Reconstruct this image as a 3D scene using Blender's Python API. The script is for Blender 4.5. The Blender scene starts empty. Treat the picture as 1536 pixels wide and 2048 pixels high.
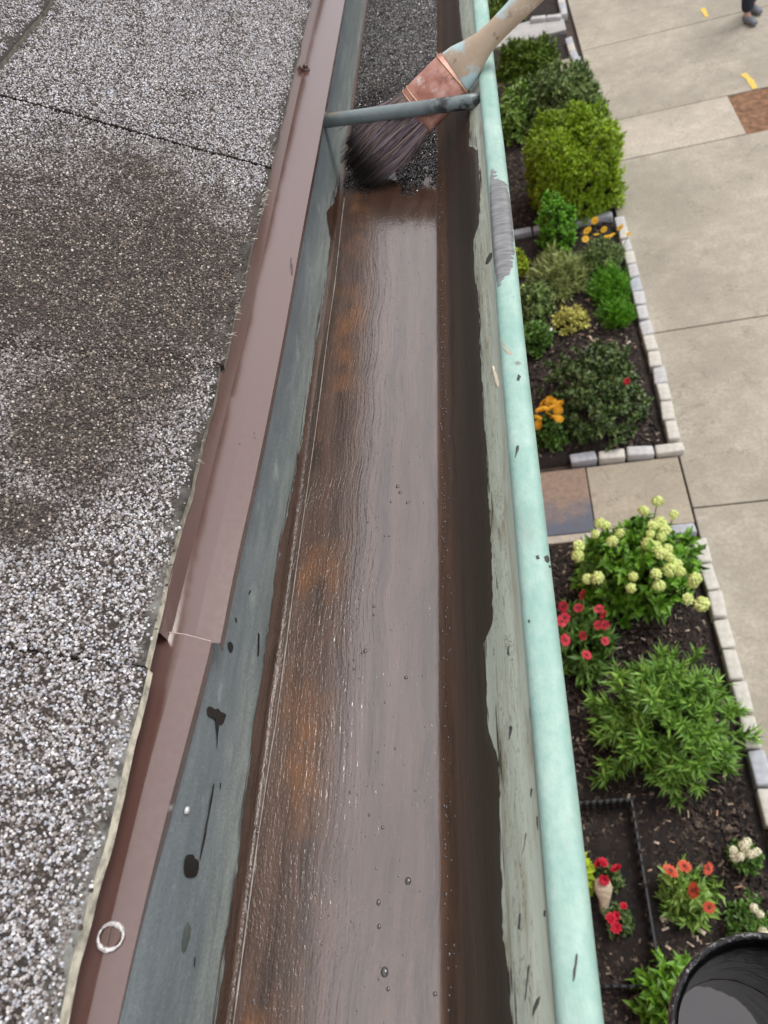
import bpy, math, random
import numpy as np
from mathutils import Vector, Matrix
random.seed(7); rng = np.random.default_rng(7)
S = bpy.context.scene; COL = S.collection
# ------------------------------------------------------------------ camera
H = 4.5                                                     # camera height above the ground
RC = np.array([[0.9690490811601699, 0.03954419375348615, -0.2436803952783595],
               [-0.11208354380449313, -0.8090095499371188, -0.5770102488853791],
               [-0.2199571719923155, 0.5864638137608555, -0.7795377076435852]])
F = 1450.0
cd = bpy.data.cameras.new('camera'); cam = bpy.data.objects.new('camera', cd); COL.objects.link(cam)
cd.sensor_fit = 'HORIZONTAL'; cd.sensor_width = 36; cd.lens = F/1536*36
cd.clip_start = 0.01; cd.clip_end = 500
cd.dof.use_dof = True; cd.dof.focus_distance = 0.56; cd.dof.aperture_fstop = 18
M = Matrix.Identity(4)
for i in range(3):
    M[i][0] = RC[0][i]; M[i][1] = -RC[1][i]; M[i][2] = -RC[2][i]
M[2][3] = H
cam.matrix_world = M; S.camera = cam
# ------------------------------------------------------------------ world, sun, exposure
SUN_EL, SUN_AZ = math.radians(58), math.radians(52)         # azimuth from +Y towards +X
w = bpy.data.worlds.new('World'); S.world = w; w.use_nodes = True
nt = w.node_tree; nt.nodes.clear()
sky = nt.nodes.new('ShaderNodeTexSky'); sky.sky_type = 'NISHITA'; sky.sun_disc = False
sky.sun_elevation = SUN_EL; sky.sun_rotation = SUN_AZ; sky.dust_density = 4; sky.air_density = 1.0
tc = nt.nodes.new('ShaderNodeTexCoord'); nz = nt.nodes.new('ShaderNodeTexNoise'); nz.inputs['Scale'].default_value = 2.2; nz.inputs['Detail'].default_value = 5
nt.links.new(tc.outputs['Generated'], nz.inputs['Vector'])
cr = nt.nodes.new('ShaderNodeValToRGB'); cr.color_ramp.elements[0].position = .36; cr.color_ramp.elements[1].position = .62
cr.color_ramp.elements[0].color = (.45, .45, .45, 1); cr.color_ramp.elements[1].color = (1, 1, 1, 1)
nt.links.new(nz.outputs['Fac'], cr.inputs['Fac'])
mx = nt.nodes.new('ShaderNodeMix'); mx.data_type = 'RGBA'; mx.inputs['B'].default_value = (11.6, 11.1, 11.3, 1)   # thin bright cloud
nt.links.new(cr.outputs['Color'], mx.inputs['Factor']); nt.links.new(sky.outputs['Color'], mx.inputs['A'])
bg = nt.nodes.new('ShaderNodeBackground'); bg.inputs['Strength'].default_value = 0.086
out = nt.nodes.new('ShaderNodeOutputWorld')
nt.links.new(mx.outputs['Result'], bg.inputs['Color']); nt.links.new(bg.outputs['Background'], out.inputs['Surface'])
sl = bpy.data.lights.new('sun', 'SUN'); sl.energy = 1.75; sl.angle = math.radians(28); sl.color = (1, .965, .91)
so = bpy.data.objects.new('sun', sl); COL.objects.link(so)
sd = Vector((math.sin(SUN_AZ)*math.cos(SUN_EL), math.cos(SUN_AZ)*math.cos(SUN_EL), math.sin(SUN_EL)))
so.rotation_euler = sd.to_track_quat('Z', 'Y').to_euler()
S.view_settings.view_transform = 'Standard'; S.view_settings.look = 'None'
S.view_settings.exposure = 0.28; S.view_settings.gamma = 1
S.cycles.max_bounces = 8

# ------------------------------------------------------------------ helpers
def ray(u, v): return RC.T @ np.array([u-768, v-1024, F])
def at(u, v, z):                                            # photo point -> world point at height z (absolute)
    d = ray(u, v); t = (z-H)/d[2]; return np.array([0, 0, H]) + d*t
def atc(u, v, z): return at(u, v, H+z)                      # same, height relative to the camera
def on_plane(u, v, p, n):
    d = ray(u, v); o = np.array([0, 0, H]); t = np.dot(np.asarray(p)-o, n)/np.dot(d, n); return o+d*t
def tag(o, label=None, cat=None, group=None, kind=None):
    for k, v in (('label', label), ('category', cat), ('group', group), ('kind', kind)):
        if v: o[k] = v
    return o
def empty(name, loc=(0, 0, 0), rz=0):
    o = bpy.data.objects.new(name, None); COL.objects.link(o); o.location = loc; o.rotation_euler = (0, 0, rz); o.empty_display_size = .1
    return o
def mesh(name, V, Fs, mats, parent=None, smooth=False, midx=None, world=False):
    V = np.asarray(V, dtype=np.float32).reshape(-1, 3)
    me = bpy.data.meshes.new(name)
    if isinstance(Fs, np.ndarray):
        k = Fs.shape[1]; n = len(Fs)
        me.vertices.add(len(V)); me.vertices.foreach_set('co', V.ravel())
        me.loops.add(n*k); me.loops.foreach_set('vertex_index', Fs.astype(np.int32).ravel())
        me.polygons.add(n); me.polygons.foreach_set('loop_start', np.arange(0, n*k, k, dtype=np.int32))
        me.polygons.foreach_set('loop_total', np.full(n, k, dtype=np.int32))
        me.update(calc_edges=True)
    else:
        me.from_pydata(V.tolist(), [], [list(f) for f in Fs]); me.update()
    if not isinstance(mats, (list, tuple)): mats = [mats]
    for m in mats: me.materials.append(m)
    if midx is not None: me.polygons.foreach_set('material_index', np.asarray(midx, dtype=np.int32))
    me.polygons.foreach_set('use_smooth', np.full(len(me.polygons), bool(smooth)))
    o = bpy.data.objects.new(name, me); COL.objects.link(o)
    if parent:
        o.parent = parent
        if world: o.location = tuple(-Vector(parent.location))   # vertices given in world space, parent unrotated
    return o
class MB:
    def __init__(s): s.V = []; s.F = []; s.mi = []
    def add(s, V, Fs, mi=0):
        b = len(s.V); s.V += [tuple(map(float, p)) for p in V]; s.F += [tuple(i+b for i in f) for f in Fs]; s.mi += [mi]*len(Fs)
    def tube(s, pts, rad, n=8, cap=True, mi=0, flat=None, up=None):
        pts = [Vector(p) for p in pts]; V = []; Fs = []
        if not hasattr(rad, '__len__'): rad = [rad]*len(pts)
        for i, p in enumerate(pts):
            t = (pts[min(i+1, len(pts)-1)]-pts[max(i-1, 0)]).normalized()
            a = Vector(up) if up is not None else (Vector((0, 0, 1)) if abs(t.z) < .9 else Vector((1, 0, 0)))
            b = t.cross(a).normalized(); c = b.cross(t).normalized()
            fl = 1 if flat is None else flat[i]
            for k in range(n):
                an = 2*math.pi*k/n; V.append(p+b*math.cos(an)*rad[i]+c*math.sin(an)*rad[i]*fl)
        for i in range(len(pts)-1):
            for k in range(n):
                Fs.append((i*n+k, i*n+(k+1) % n, (i+1)*n+(k+1) % n, (i+1)*n+k))
        if cap: Fs.append(tuple(range(n-1, -1, -1))); Fs.append(tuple(range((len(pts)-1)*n, len(pts)*n)))
        s.add(V, Fs, mi)
    def box(s, c, d, M3=None, mi=0, jit=0):
        V = []
        for sx in (-1, 1):
            for sy in (-1, 1):
                for sz in (-1, 1):
                    p = Vector((sx*d[0]/2, sy*d[1]/2, sz*d[2]/2))
                    if jit: p += Vector([random.uniform(-jit, jit) for _ in range(3)])
                    if M3 is not None: p = M3 @ p
                    V.append(p+Vector(c))
        s.add(V, [(0, 1, 3, 2), (4, 6, 7, 5), (0, 4, 5, 1), (2, 3, 7, 6), (0, 2, 6, 4), (1, 5, 7, 3)], mi)
    def build(s, name, mats, parent=None, smooth=False, bevel=0, seg=2, world=False):
        o = mesh(name, s.V, s.F, mats, parent, smooth, s.mi, world)
        if bevel:
            b = o.modifiers.new('bevel', 'BEVEL'); b.width = bevel; b.segments = seg; b.limit_method = 'ANGLE'
        return o
def grid_faces(nr, nc):
    i = np.arange(nr-1)[:, None]*nc+np.arange(nc-1)[None, :]
    return np.stack([i, i+1, i+nc+1, i+nc], -1).reshape(-1, 4)
def vnoise(x, seed=0, amp=1.0, octs=4):                     # smooth 1-D noise
    x = np.asarray(x, float); r = np.random.default_rng(seed); y = np.zeros_like(x)
    for o in range(octs):
        t = r.uniform(-1, 1, 997); f = 2**o; xi = x*f; i = np.floor(xi).astype(int); fr = xi-i; fr = fr*fr*(3-2*fr)
        y += (t[i % 997]*(1-fr)+t[(i+1) % 997]*fr)/f
    return y*amp

# ------------------------------------------------------------------ materials
class Nd:
    def __init__(s, name):
        s.m = bpy.data.materials.new(name); s.m.use_nodes = True; s.t = s.m.node_tree; s.b = s.t.nodes['Principled BSDF']
        s.tc = s.t.nodes.new('ShaderNodeTexCoord'); s.o = s.tc.outputs['Object']
    def n(s, k, ins=None, **kw):
        x = s.t.nodes.new(k)
        for a, v in kw.items(): setattr(x, a, v)
        for a, v in (ins or {}).items(): s.set(x.inputs[a], v)
        return x
    def set(s, inp, v):
        if hasattr(v, 'is_output') or isinstance(v, bpy.types.NodeSocket): s.t.links.new(v, inp)
        else: inp.default_value = v
    def map(s, sc=(1, 1, 1), rot=(0, 0, 0), loc=(0, 0, 0)):
        return s.n('ShaderNodeMapping', {'Vector': s.o, 'Scale': sc, 'Rotation': rot, 'Location': loc}).outputs[0]
    def noise(s, scale, detail=4, vec=None, rough=.55, dist=0, out='Fac'):
        return s.n('ShaderNodeTexNoise', {'Vector': vec if vec is not None else s.o, 'Scale': scale, 'Detail': detail, 'Roughness': rough, 'Distortion': dist}).outputs[out]
    def voro(s, scale, vec=None, feat='F1', out='Distance'):
        return s.n('ShaderNodeTexVoronoi', {'Vector': vec if vec is not None else s.o, 'Scale': scale}, feature=feat).outputs[out]
    def ramp(s, fac, stops, interp='LINEAR'):
        r = s.n('ShaderNodeValToRGB', {'Fac': fac}); e = r.color_ramp; e.interpolation = interp
        while len(e.elements) < len(stops): e.elements.new(.5)
        for el, (p, c) in zip(e.elements, stops):
            el.position = p; el.color = (c, c, c, 1) if not hasattr(c, '__len__') else (*c, 1)
        return r.outputs['Color']
    def mix(s, f, a, b, bt='MIX'):
        x = s.n('ShaderNodeMix', data_type='RGBA', blend_type=bt)
        c = lambda v: (*v, 1) if isinstance(v, tuple) and len(v) == 3 else v
        s.set(x.inputs['Factor'], f); s.set(x.inputs['A'], c(a)); s.set(x.inputs['B'], c(b)); return x.outputs['Result']
    def math(s, op, a, b=0.0, c=None, clamp=False):
        x = s.n('ShaderNodeMath', operation=op, use_clamp=clamp); s.set(x.inputs[0], a); s.set(x.inputs[1], b)
        if c is not None: s.set(x.inputs[2], c)
        return x.outputs[0]
    def xyz(s): return s.n('ShaderNodeSeparateXYZ', {'Vector': s.o}).outputs
    def rr(s, v, a, b, c=0.0, d=1.0):
        x = s.n('ShaderNodeMapRange', {'Value': v, 'From Min': a, 'From Max': b, 'To Min': c, 'To Max': d}, interpolation_type='SMOOTHSTEP'); return x.outputs[0]
    def bump(s, h, dist=.001, st=1.0, nrm=None):
        x = s.n('ShaderNodeBump', {'Height': h, 'Distance': dist, 'Strength': st})
        if nrm is not None: s.set(x.inputs['Normal'], nrm)
        return x.outputs[0]
    def P(s, **kw):
        names = dict(col='Base Color', rough='Roughness', metal='Metallic', ior='IOR', nrm='Normal', coat='Coat Weight', coatr='Coat Roughness', spec='Specular IOR Level', sss='Subsurface Weight', trans='Transmission Weight', cn='Coat Normal')
        for k, v in kw.items():
            if k == 'col' and isinstance(v, tuple) and len(v) == 3: v = (*v, 1)
            s.set(s.b.inputs[names[k]], v)
        return s.m
def simple(name, col, rough=.6, metal=0, var=.15, sc=40, bump=0, **kw):
    d = Nd(name); n = d.noise(sc, 5)
    c = d.mix(d.ramp(n, [(.3, 0.0), (.7, 1.0)]), tuple(x*(1-var) for x in col), tuple(min(1, x*(1+var)) for x in col))
    if bump: kw['nrm'] = d.bump(n, bump)
    return d.P(col=c, rough=rough, metal=metal, **kw)

def m_granule():
    d = Nd('roof_granules'); g = d.n('ShaderNodeNewGeometry').outputs['Random Per Island']
    c = d.ramp(g, [(0, (.03, .023, .020)), (.20, (.085, .066, .056)), (.36, (.18, .15, .135)), (.50, (.30, .28, .27)), (.60, (.36, .39, .45)), (.74, (.46, .43, .40)), (.9, (.54, .56, .62)), (1, (.80, .79, .78))])
    c2 = d.ramp(g, [(0, (.022, .018, .015)), (.5, (.062, .048, .038)), (.80, (.12, .093, .072)), (.93, (.27, .22, .17)), (1, (.60, .55, .48))])
    # old dirty stain across the middle shingle
    x, y, z = d.xyz()
    n = d.noise(9, 4); n2 = d.noise(38, 3)
    cy = d.math('ABSOLUTE', d.math('SUBTRACT', y, STAIN[1])); cx = d.math('ABSOLUTE', d.math('SUBTRACT', x, STAIN[0]))
    r = d.math('SQRT', d.math('ADD', d.math('POWER', d.math('DIVIDE', cx, .15), 2), d.math('POWER', d.math('DIVIDE', cy, .19), 2)))
    for (sx_, sy_, ax_, ay_) in STAIN2:
        q = d.math('SQRT', d.math('ADD', d.math('POWER', d.math('DIVIDE', d.math('SUBTRACT', x, sx_), ax_), 2), d.math('POWER', d.math('DIVIDE', d.math('SUBTRACT', y, sy_), ay_), 2)))
        r = d.math('MINIMUM', r, q)
    r = d.math('ADD', r, d.math('MULTIPLY', d.math('SUBTRACT', n, .5), 1.5)); r = d.math('ADD', r, d.math('MULTIPLY', d.math('SUBTRACT', n2, .5), .9))
    f = d.rr(r, .35, 1.3, .97, 0)
    return d.P(col=d.mix(f, c, c2), rough=d.rr(f, 0, 1, .36, .7), spec=.7)
def m_asphalt():
    d = Nd('shingle_asphalt'); n = d.noise(700, 3); n2 = d.noise(60, 4)
    c = d.mix(n2, (.009, .007, .006), (.040, .029, .022))
    c = d.mix(d.ramp(n, [(.55, 0.0), (.75, .8)]), c, (.10, .085, .07))
    x, y, z = d.xyz()
    pale = d.math('MULTIPLY', d.rr(x, XE-.011, XE-.002), d.rr(y, .10, .36, 1, .12)); c = d.mix(d.math('MULTIPLY', pale, d.ramp(n2, [(.40, .05), (.65, .8)])), c, (.36, .37, .34))
    return d.P(col=c, rough=.75, nrm=d.bump(n, .0008))
def m_mat_edge():
    d = Nd('shingle_cut_edge'); x, y, z = d.xyz()
    n = d.noise(140, 4); wear = d.rr(y, .12, .34, 1, .30)
    c = d.mix(d.math('MULTIPLY', wear, d.ramp(n, [(.30, .35), (.6, 1.0)])), (.05, .05, .04), (.80, .77, .62))
    return d.P(col=c, rough=.8, nrm=d.bump(n, .0006))
def m_flash():
    d = Nd('brown_coil_metal'); n = d.noise(14, 3, vec=d.map((1, .3, 1))); n2 = d.noise(300, 2)
    c = d.mix(n, (.092, .042, .033), (.112, .054, .044))
    return d.P(col=c, rough=d.rr(n2, .3, .7, .20, .25), ior=2.05, coat=.7, coatr=.2, nrm=d.bump(n, .001, .1))
def m_patina_wall():
    d = Nd('weathered_copper_wall'); v = d.map((1, .18, 1)); n = d.noise(30, 6, vec=v, rough=.65); n2 = d.noise(160, 5, vec=d.map((1, .25, 1))); x, y, z = d.xyz()
    hgt = d.rr(d.math('ADD', z, d.math('MULTIPLY', n, .03)), H-.425, H-.37)
    low = d.mix(n2, (.28, .325, .30), (.46, .505, .465)); up = d.mix(n2, (.125, .155, .168), (.29, .33, .345))
    c = d.mix(hgt, low, up); c = d.mix(d.ramp(d.noise(85, 6, vec=d.map((1, .12, 1), loc=(1, 5, 2)), rough=.7), [(.40, .55), (.60, 0.0)]), c, (.12, .155, .17)); c = d.mix(d.ramp(n, [(.42, 0.0), (.72, .5)]), c, (.09, .12, .135))
    c = d.mix(d.ramp(d.noise(55, 6, vec=d.map((1, .5, 1), loc=(3, 2, 1))), [(.62, 0.0), (.72, .5)]), c, (.40, .48, .45))
    g_ = d.noise(520, 4, rough=.7); c = d.mix(d.ramp(g_, [(.40, .35), (.55, 0.0)]), c, (.10, .13, .14)); c = d.mix(d.ramp(g_, [(.60, 0.0), (.74, .35)]), c, (.42, .47, .47))
    return d.P(col=c, rough=.42, nrm=d.bump(g_, .0004), spec=.6)
def m_patina_front():
    d = Nd('crazed_copper_wall'); v = d.map((1, .12, 1)); n = d.noise(75, 7, vec=v, rough=.7, dist=.8); n2 = d.noise(24, 4, vec=d.map((1, .3, 1)))
    c = d.mix(n2, (.30, .36, .29), (.50, .54, .46)); c = d.mix(d.ramp(n, [(.36, .7), (.50, 0.0)]), c, (.24, .21, .15))
    wv = d.math('ABSOLUTE', d.math('SUBTRACT', d.noise(190, 4, vec=d.map((1, .16, 1)), rough=.6, dist=1.2), .5)); x, y, z = d.xyz()
    band = d.math('MULTIPLY', d.rr(x, -.046, -.038), d.rr(x, -.029, -.024, 1, 0))
    c = d.mix(d.math('MULTIPLY', band, d.ramp(wv, [(.0, .85), (.018, 0.0)])), c, (.12, .10, .065))
    return d.P(col=c, rough=.55, nrm=d.bump(n, .0008), spec=.5)
def m_bead():
    d = Nd('mint_patina_bead'); n = d.noise(38, 6, vec=d.map((1, .7, 1)), rough=.7); n2 = d.noise(220, 4)
    c = d.mix(d.ramp(n, [(.35, 0.0), (.68, 1.0)]), (.24, .42, .365), (.40, .56, .50))
    c = d.mix(d.ramp(n2, [(.35, .35), (.55, 0.0)]), c, (.22, .42, .38))
    c = d.mix(d.ramp(d.voro(46), [(.0, .9), (.05, 0.0)]), c, (.06, .08, .08))
    c = d.mix(d.ramp(d.noise(11, 7, vec=d.map((2, .6, 2), loc=(4, 1, 3)), rough=.75), [(.54, 0.0), (.66, .5)]), c, (.30, .36, .32))
    c = d.mix(d.ramp(d.noise(26, 6, vec=d.map((3, .25, 1), loc=(9, 1, 3)), rough=.7), [(.62, 0.0), (.70, .55)]), c, (.62, .74, .70))
    c = d.mix(d.ramp(d.voro(21, vec=d.map((1, 1, 1), loc=(1, 2, 3))), [(.03, .9), (.07, 0.0)]), c, (.16, .15, .13))
    return d.P(col=c, rough=.55, nrm=d.bump(n, .0012))
def m_coat():
    d = Nd('wet_brown_coating'); x, y, z = d.xyz()
    v = d.n('ShaderNodeVectorMath', {0: d.o, 1: (0, 0, 0)}, operation='ADD').outputs[0]
    wob = d.noise(7, 2, out='Color'); wv = d.mix(.014, v, wob, 'LINEAR_LIGHT')
    mp = d.n('ShaderNodeMapping', {'Vector': wv, 'Scale': (1, .035, 1)}).outputs[0]
    streak = d.math('ADD', d.noise(460, 3, vec=mp, rough=.6), d.math('MULTIPLY', d.noise(190, 2, vec=mp), .8))
    mp2 = d.n('ShaderNodeMapping', {'Vector': wv, 'Scale': (1, .45, 1)}).outputs[0]
    drops = d.noise(620, 3, vec=mp2); broad = d.noise(16, 3, vec=d.map((1, .35, 1)))
    left = d.rr(x, -.185, -.150, 1, 0)
    lz = d.math('MULTIPLY', left, 1.0)
    h = d.math('ADD', d.math('MULTIPLY', streak, .55), d.math('MULTIPLY', drops, d.rr(x, -.19, -.12, .7, .18)))
    h = d.math('MULTIPLY', h, d.rr(x, -.175, -.10, 1.15, .72)); nr = d.bump(h, .00075, 1.0)
    nr = d.bump(broad, .004, .3, nr)
    fine = d.ramp(d.noise(620, 3, vec=mp, rough=.7), [(.38, 0.0), (.62, 1.0)]); fine2 = d.ramp(d.noise(90, 3, vec=mp, rough=.6), [(.35, 0.0), (.65, 1.0)])
    rust = d.math('MULTIPLY', d.ramp(d.noise(17, 4, vec=d.map((1, .6, 1), loc=(2.3, .4, 0))), [(.5, 0.0), (.66, .8)]), d.math('MULTIPLY', d.rr(x, -.168, -.142, 1, 0), d.rr(x, -.192, -.186)))
    rustr = d.math('MULTIPLY', d.ramp(d.noise(22, 5, vec=d.map((1, .25, 1), loc=(5, 1, 0))), [(.40, .05), (.70, .5)]), d.math('MULTIPLY', d.rr(x, -.084, -.079), d.rr(x, -.074, -.066, 1, 0)))
    brushz = d.rr(y, BR_Y-.16, BR_Y-.06)
    c = d.mix(broad, (.044, .027, .019), (.085, .054, .042)); c = d.mix(d.math('MULTIPLY', fine, .75), c, (.020, .013, .009)); c = d.mix(d.math('MULTIPLY', fine2, .45), c, (.17, .105, .08))
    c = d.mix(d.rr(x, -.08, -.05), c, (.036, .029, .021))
    c = d.mix(d.math('MULTIPLY', brushz, .7), c, (.04, .018, .009))
    c = d.mix(d.math('MULTIPLY', d.math('MAXIMUM', rust, rustr), d.ramp(d.noise(150, 5, vec=d.map((1, .3, 1))), [(.35, .45), (.6, 1.0)])), c, (.20, .088, .033))
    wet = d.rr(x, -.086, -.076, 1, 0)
    return d.P(col=c, rough=d.math('ADD', d.rr(wet, 0, 1, .42, .08), d.math('MULTIPLY', fine, .08)), ior=d.math('SUBTRACT', d.rr(wet, 0, 1, 1.42, 2.5), d.math('MULTIPLY', wet, d.math('MAXIMUM', d.rr(x, -.180, -.130, .95, 0), d.math('ADD', d.math('MULTIPLY', brushz, .6), d.rr(y, BR_Y-.03, BR_Y+.03, 0, .45))))), nrm=nr)  # IOR lowered towards the left: a dark roof reflection put into the material
def m_grit(name='wet_grit'):
    d = Nd(name); g = d.n('ShaderNodeNewGeometry').outputs['Random Per Island']
    c = d.ramp(g, [(0, (.015, .014, .014)), (.4, (.05, .047, .046)), (.8, (.20, .19, .19)), (1, (.55, .53, .52))])
    y = d.xyz()[1]; near = d.rr(d.math('ADD', y, d.math('MULTIPLY', d.noise(22, 4), .16)), BR_Y+.20, BR_Y+.34, 1, 0)
    return d.P(col=d.mix(near, c, (.010, .009, .009)), rough=d.rr(near, 0, 1, .15, .06), ior=2.1)
def m_concrete(name, a, b, sc=1.0):
    d = Nd(name); n = d.noise(1.1*sc, 6, rough=.6); n2 = d.noise(34, 6, rough=.75); n3 = d.noise(7, 5, rough=.7)
    c = d.mix(d.ramp(n, [(.3, 0.0), (.7, 1.0)]), a, b)
    c = d.mix(d.ramp(n3, [(.42, .34), (.62, 0.0)]), c, tuple(x*.62 for x in a)); c = d.mix(d.ramp(d.noise(.55, 5, rough=.65), [(.40, .45), (.56, 0.0)]), c, tuple(x*.62 for x in a)); cr_ = d.math('ABSOLUTE', d.math('SUBTRACT', d.noise(.7, 6, rough=.62, vec=d.map((1, 1, 1), loc=(3, 5, 0))), .5)); c = d.mix(d.ramp(cr_, [(.0, .55), (.0022, 0.0)]), c, tuple(x*.35 for x in a))
    c = d.mix(d.ramp(n2, [(.40, .45), (.62, 0.0)]), c, tuple(x*.6 for x in a)); c = d.mix(d.ramp(d.voro(55), [(.0, .55), (.22, 0.0)]), c, tuple(min(.7, x*1.3) for x in b))
    return d.P(col=c, rough=.9, nrm=d.bump(n2, .004))
def m_mulch():
    d = Nd('dark_mulch'); n = d.noise(3, 5); v = d.voro(40, vec=d.map((1, .6, 1)), out='Color'); n2 = d.noise(60, 6, rough=.75)
    c = d.mix(n, (.012, .010, .010), (.034, .026, .024)); c = d.mix(d.ramp(v, [(.35, 0.0), (1, .55)]), c, (.055, .042, .036))
    c = d.mix(d.ramp(n2, [(.64, 0.0), (.74, .8)]), c, (.14, .11, .09))
    return d.P(col=c, rough=.9, nrm=d.bump(n2, .02))
def m_leaf(name, dark, light, tip=None, rough=.45):
    d = Nd(name); g = d.n('ShaderNodeNewGeometry').outputs['Random Per Island']; n = d.noise(9, 3)
    st = [(0, dark), (.75, light)] + ([(1, tip)] if tip else [])
    c = d.ramp(d.math('ADD', d.math('MULTIPLY', g, .7), d.math('MULTIPLY', n, .3)), st)
    return d.P(col=c, rough=rough, sss=0)
def m_petal(name, col, inner=None):
    d = Nd(name); g = d.n('ShaderNodeNewGeometry').outputs['Random Per Island']
    c = d.mix(g, tuple(x*.7 for x in col), col)
    return d.P(col=c, rough=.6)
# ------------------------------------------------------------------ gutter geometry frame (all heights relative to the camera)
XL, ZF = -.2005, -.442
XR = None
k882 = at(882, 2048, H-1)[0]; FR = k882*.442                # floor's right edge
PROF = [(-.206, -.345), (-.203, -.37), (-.2015, -.40), (XL, -.425), (-.1995, -.4385), (-.1965, ZF), (-.17, ZF-.0004), (-.13, ZF-.0008), (-.10, ZF-.0004), (FR, ZF),
        (FR+.0035, -.4395), (FR+.0085, -.434), (FR+.015, -.427), (-.0600, -.4185), (-.0515, -.409), (-.044, -.3985), (-.0375, -.3885), (-.031, -.380), (-.0255, -.3755), (-.0210, -.3715)]
PROF = np.array(PROF)
arc = np.concatenate([[0], np.cumsum(np.hypot(*np.diff(PROF, axis=0).T))])
def prof(a): return np.stack([np.interp(a, arc, PROF[:, 0]), np.interp(a, arc, PROF[:, 1])], -1)
AA = np.linspace(0, arc[-1], 900); PP = prof(AA); KK = PP[:, 0]/PP[:, 1]
def wall_hit(u, v, right):                                  # photo point -> (arc, y) on the gutter wall
    d = ray(u, v); k = d[0]/d[2]
    sel = (AA > arc[9]) if right else (AA < arc[5]+.01)
    i = np.where(sel)[0]; j = i[np.argmin(np.abs(KK[i]-k))]
    return AA[j], d[1]/d[2]*PP[j, 1]
BR = atc(745, 345, ZF); BR_Y = BR[1]
# roof frame
PITCH = math.radians(28); ZE = -.325
XE = at(120, 2048, H-1)[0]*.325
RN = np.array([math.sin(PITCH), 0, math.cos(PITCH)])
def roof(s, y, h=0): return np.stack([XE-np.asarray(s)*math.cos(PITCH)+RN[0]*h, np.asarray(y)+0*np.asarray(s), H+ZE+np.asarray(s)*math.sin(PITCH)+RN[2]*h], -1)
def roof_sy(u, v):
    p = on_plane(u, v, (XE, 0, H+ZE), RN); return (XE-p[0])/math.cos(PITCH), p[1]
sp = on_plane(250, 560, (XE, 0, H+ZE), RN); STAIN = (sp[0], sp[1])
STAIN2 = []
for (u_, v_, a_, b_) in ((170, 860, .05, .075), (60, 1040, .03, .03), (320, 740, .05, .045)):
    q_ = on_plane(u_, v_, (XE, 0, H+ZE), RN); STAIN2.append((q_[0], q_[1], a_, b_))
MG, MA, ME, MF = m_granule(), m_asphalt(), m_mat_edge(), m_flash()
Y0, Y1 = -.45, 2.3

# ================================================================== GROUND, PAVING
GW = 1.03
def sheet(name, pts, z, m, kind='structure', thick=.0):
    V = [(p[0], p[1], z) for p in pts]; n = len(V)
    if thick:
        V += [(p[0], p[1], z-thick) for p in pts]
        Fs = [tuple(range(n))]+[(i, i+n, (i+1) % n+n, (i+1) % n) for i in range(n)]
    else: Fs = [tuple(range(n))]
    o = mesh(name, V, Fs, m); tag(o, kind=kind)
    if thick:
        b = o.modifiers.new('bevel', 'BEVEL'); b.width = .006; b.segments = 2
    return o
MC1 = m_concrete('pavement_concrete', (.42, .388, .318), (.55, .51, .425))
MC2 = m_concrete('pale_concrete', (.52, .475, .39), (.62, .57, .49))
MC3 = m_concrete('path_concrete', (.45, .405, .32), (.55, .50, .40))
MC4 = m_concrete('white_paver', (.50, .51, .51), (.62, .62, .61))
MSO = simple('soil', (.06, .045, .035), .95, var=.4, sc=9, bump=.01)
MM = m_mulch()
sheet('ground', [(-60, -60), (90, -60), (90, 90), (-60, 90)], -.05, MSO)
MASP = simple('asphalt', (.055, .055, .057), .9, var=.2, sc=60, bump=.002)
sheet('road', [(6.2, -60), (14, -60), (14, 90), (6.2, 90)], -.03, MASP)
def G(u, v, z=0.0): p = at(u, v, z); return (p[0], p[1])
ex = (G(1235, 430)[0]+G(1350, 890)[0]+G(1395, 1060)[0])/3
js = [-6.2, -4.35, -2.5, -.62, 1.24, G(1460, 1008)[1], G(1410, 650)[1]]
pb = (G(1247, 320)[1]+G(1494, 268)[1])/2; pt = (G(1243, 236)[1]+G(1457, 193)[1])/2; px = (G(1457, 193)[0]+G(1494, 268)[0])/2
js += [pb]
SW = 6.0
for a, b in zip(js[:-1], js[1:]):
    sheet('pavement', [(ex+.004, a+.006), (SW, a+.006), (SW, b-.006), (ex+.004, b-.006)], 0, MC1, thick=.1)
sheet('pavement', [(ex+.15, pb+.006), (px-.006, pb+.006), (px-.006, pt-.006), (ex+.15, pt-.006)], .002, MC2, thick=.1)
yy = pt
for b in (pt+1.9, pt+3.9, pt+6, pt+12, pt+40):
    sheet('pavement', [(ex+.1, yy+.006), (SW, yy+.006), (SW, b-.006), (ex+.1, b-.006)], 0, MC1, thick=.1); yy = b
MDT = simple('brown_dirt', (.21, .115, .065), .95, var=.5, sc=14, bump=.02)
sheet('dirt_patch', [(px, pb-.01), (SW, pb-.01), (SW, pt+.02), (px, pt+.02)], -.012, MDT)
MYL = simple('yellow_paint', (.72, .52, .10), .8, var=.3, sc=60)
def marks(pts, wd):
    P = [np.array(G(*p)) for p in pts]
    mb = MB()
    for a, b in zip(P[:-1], P[1:]):
        t = (b-a)/np.linalg.norm(b-a); n = np.array([-t[1], t[0]])*wd/2
        mb.add([(*(a-n), .004), (*(a+n), .004), (*(b+n*.7), .004), (*(b-n*.7), .004)], [(3, 2, 1, 0)])
    return tag(mb.build('painted_mark', MYL), kind='structure')
marks([(1486, 148), (1500, 160), (1510, 178)], .07); marks([(1405, 17), (1414, 34)], .06)
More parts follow.
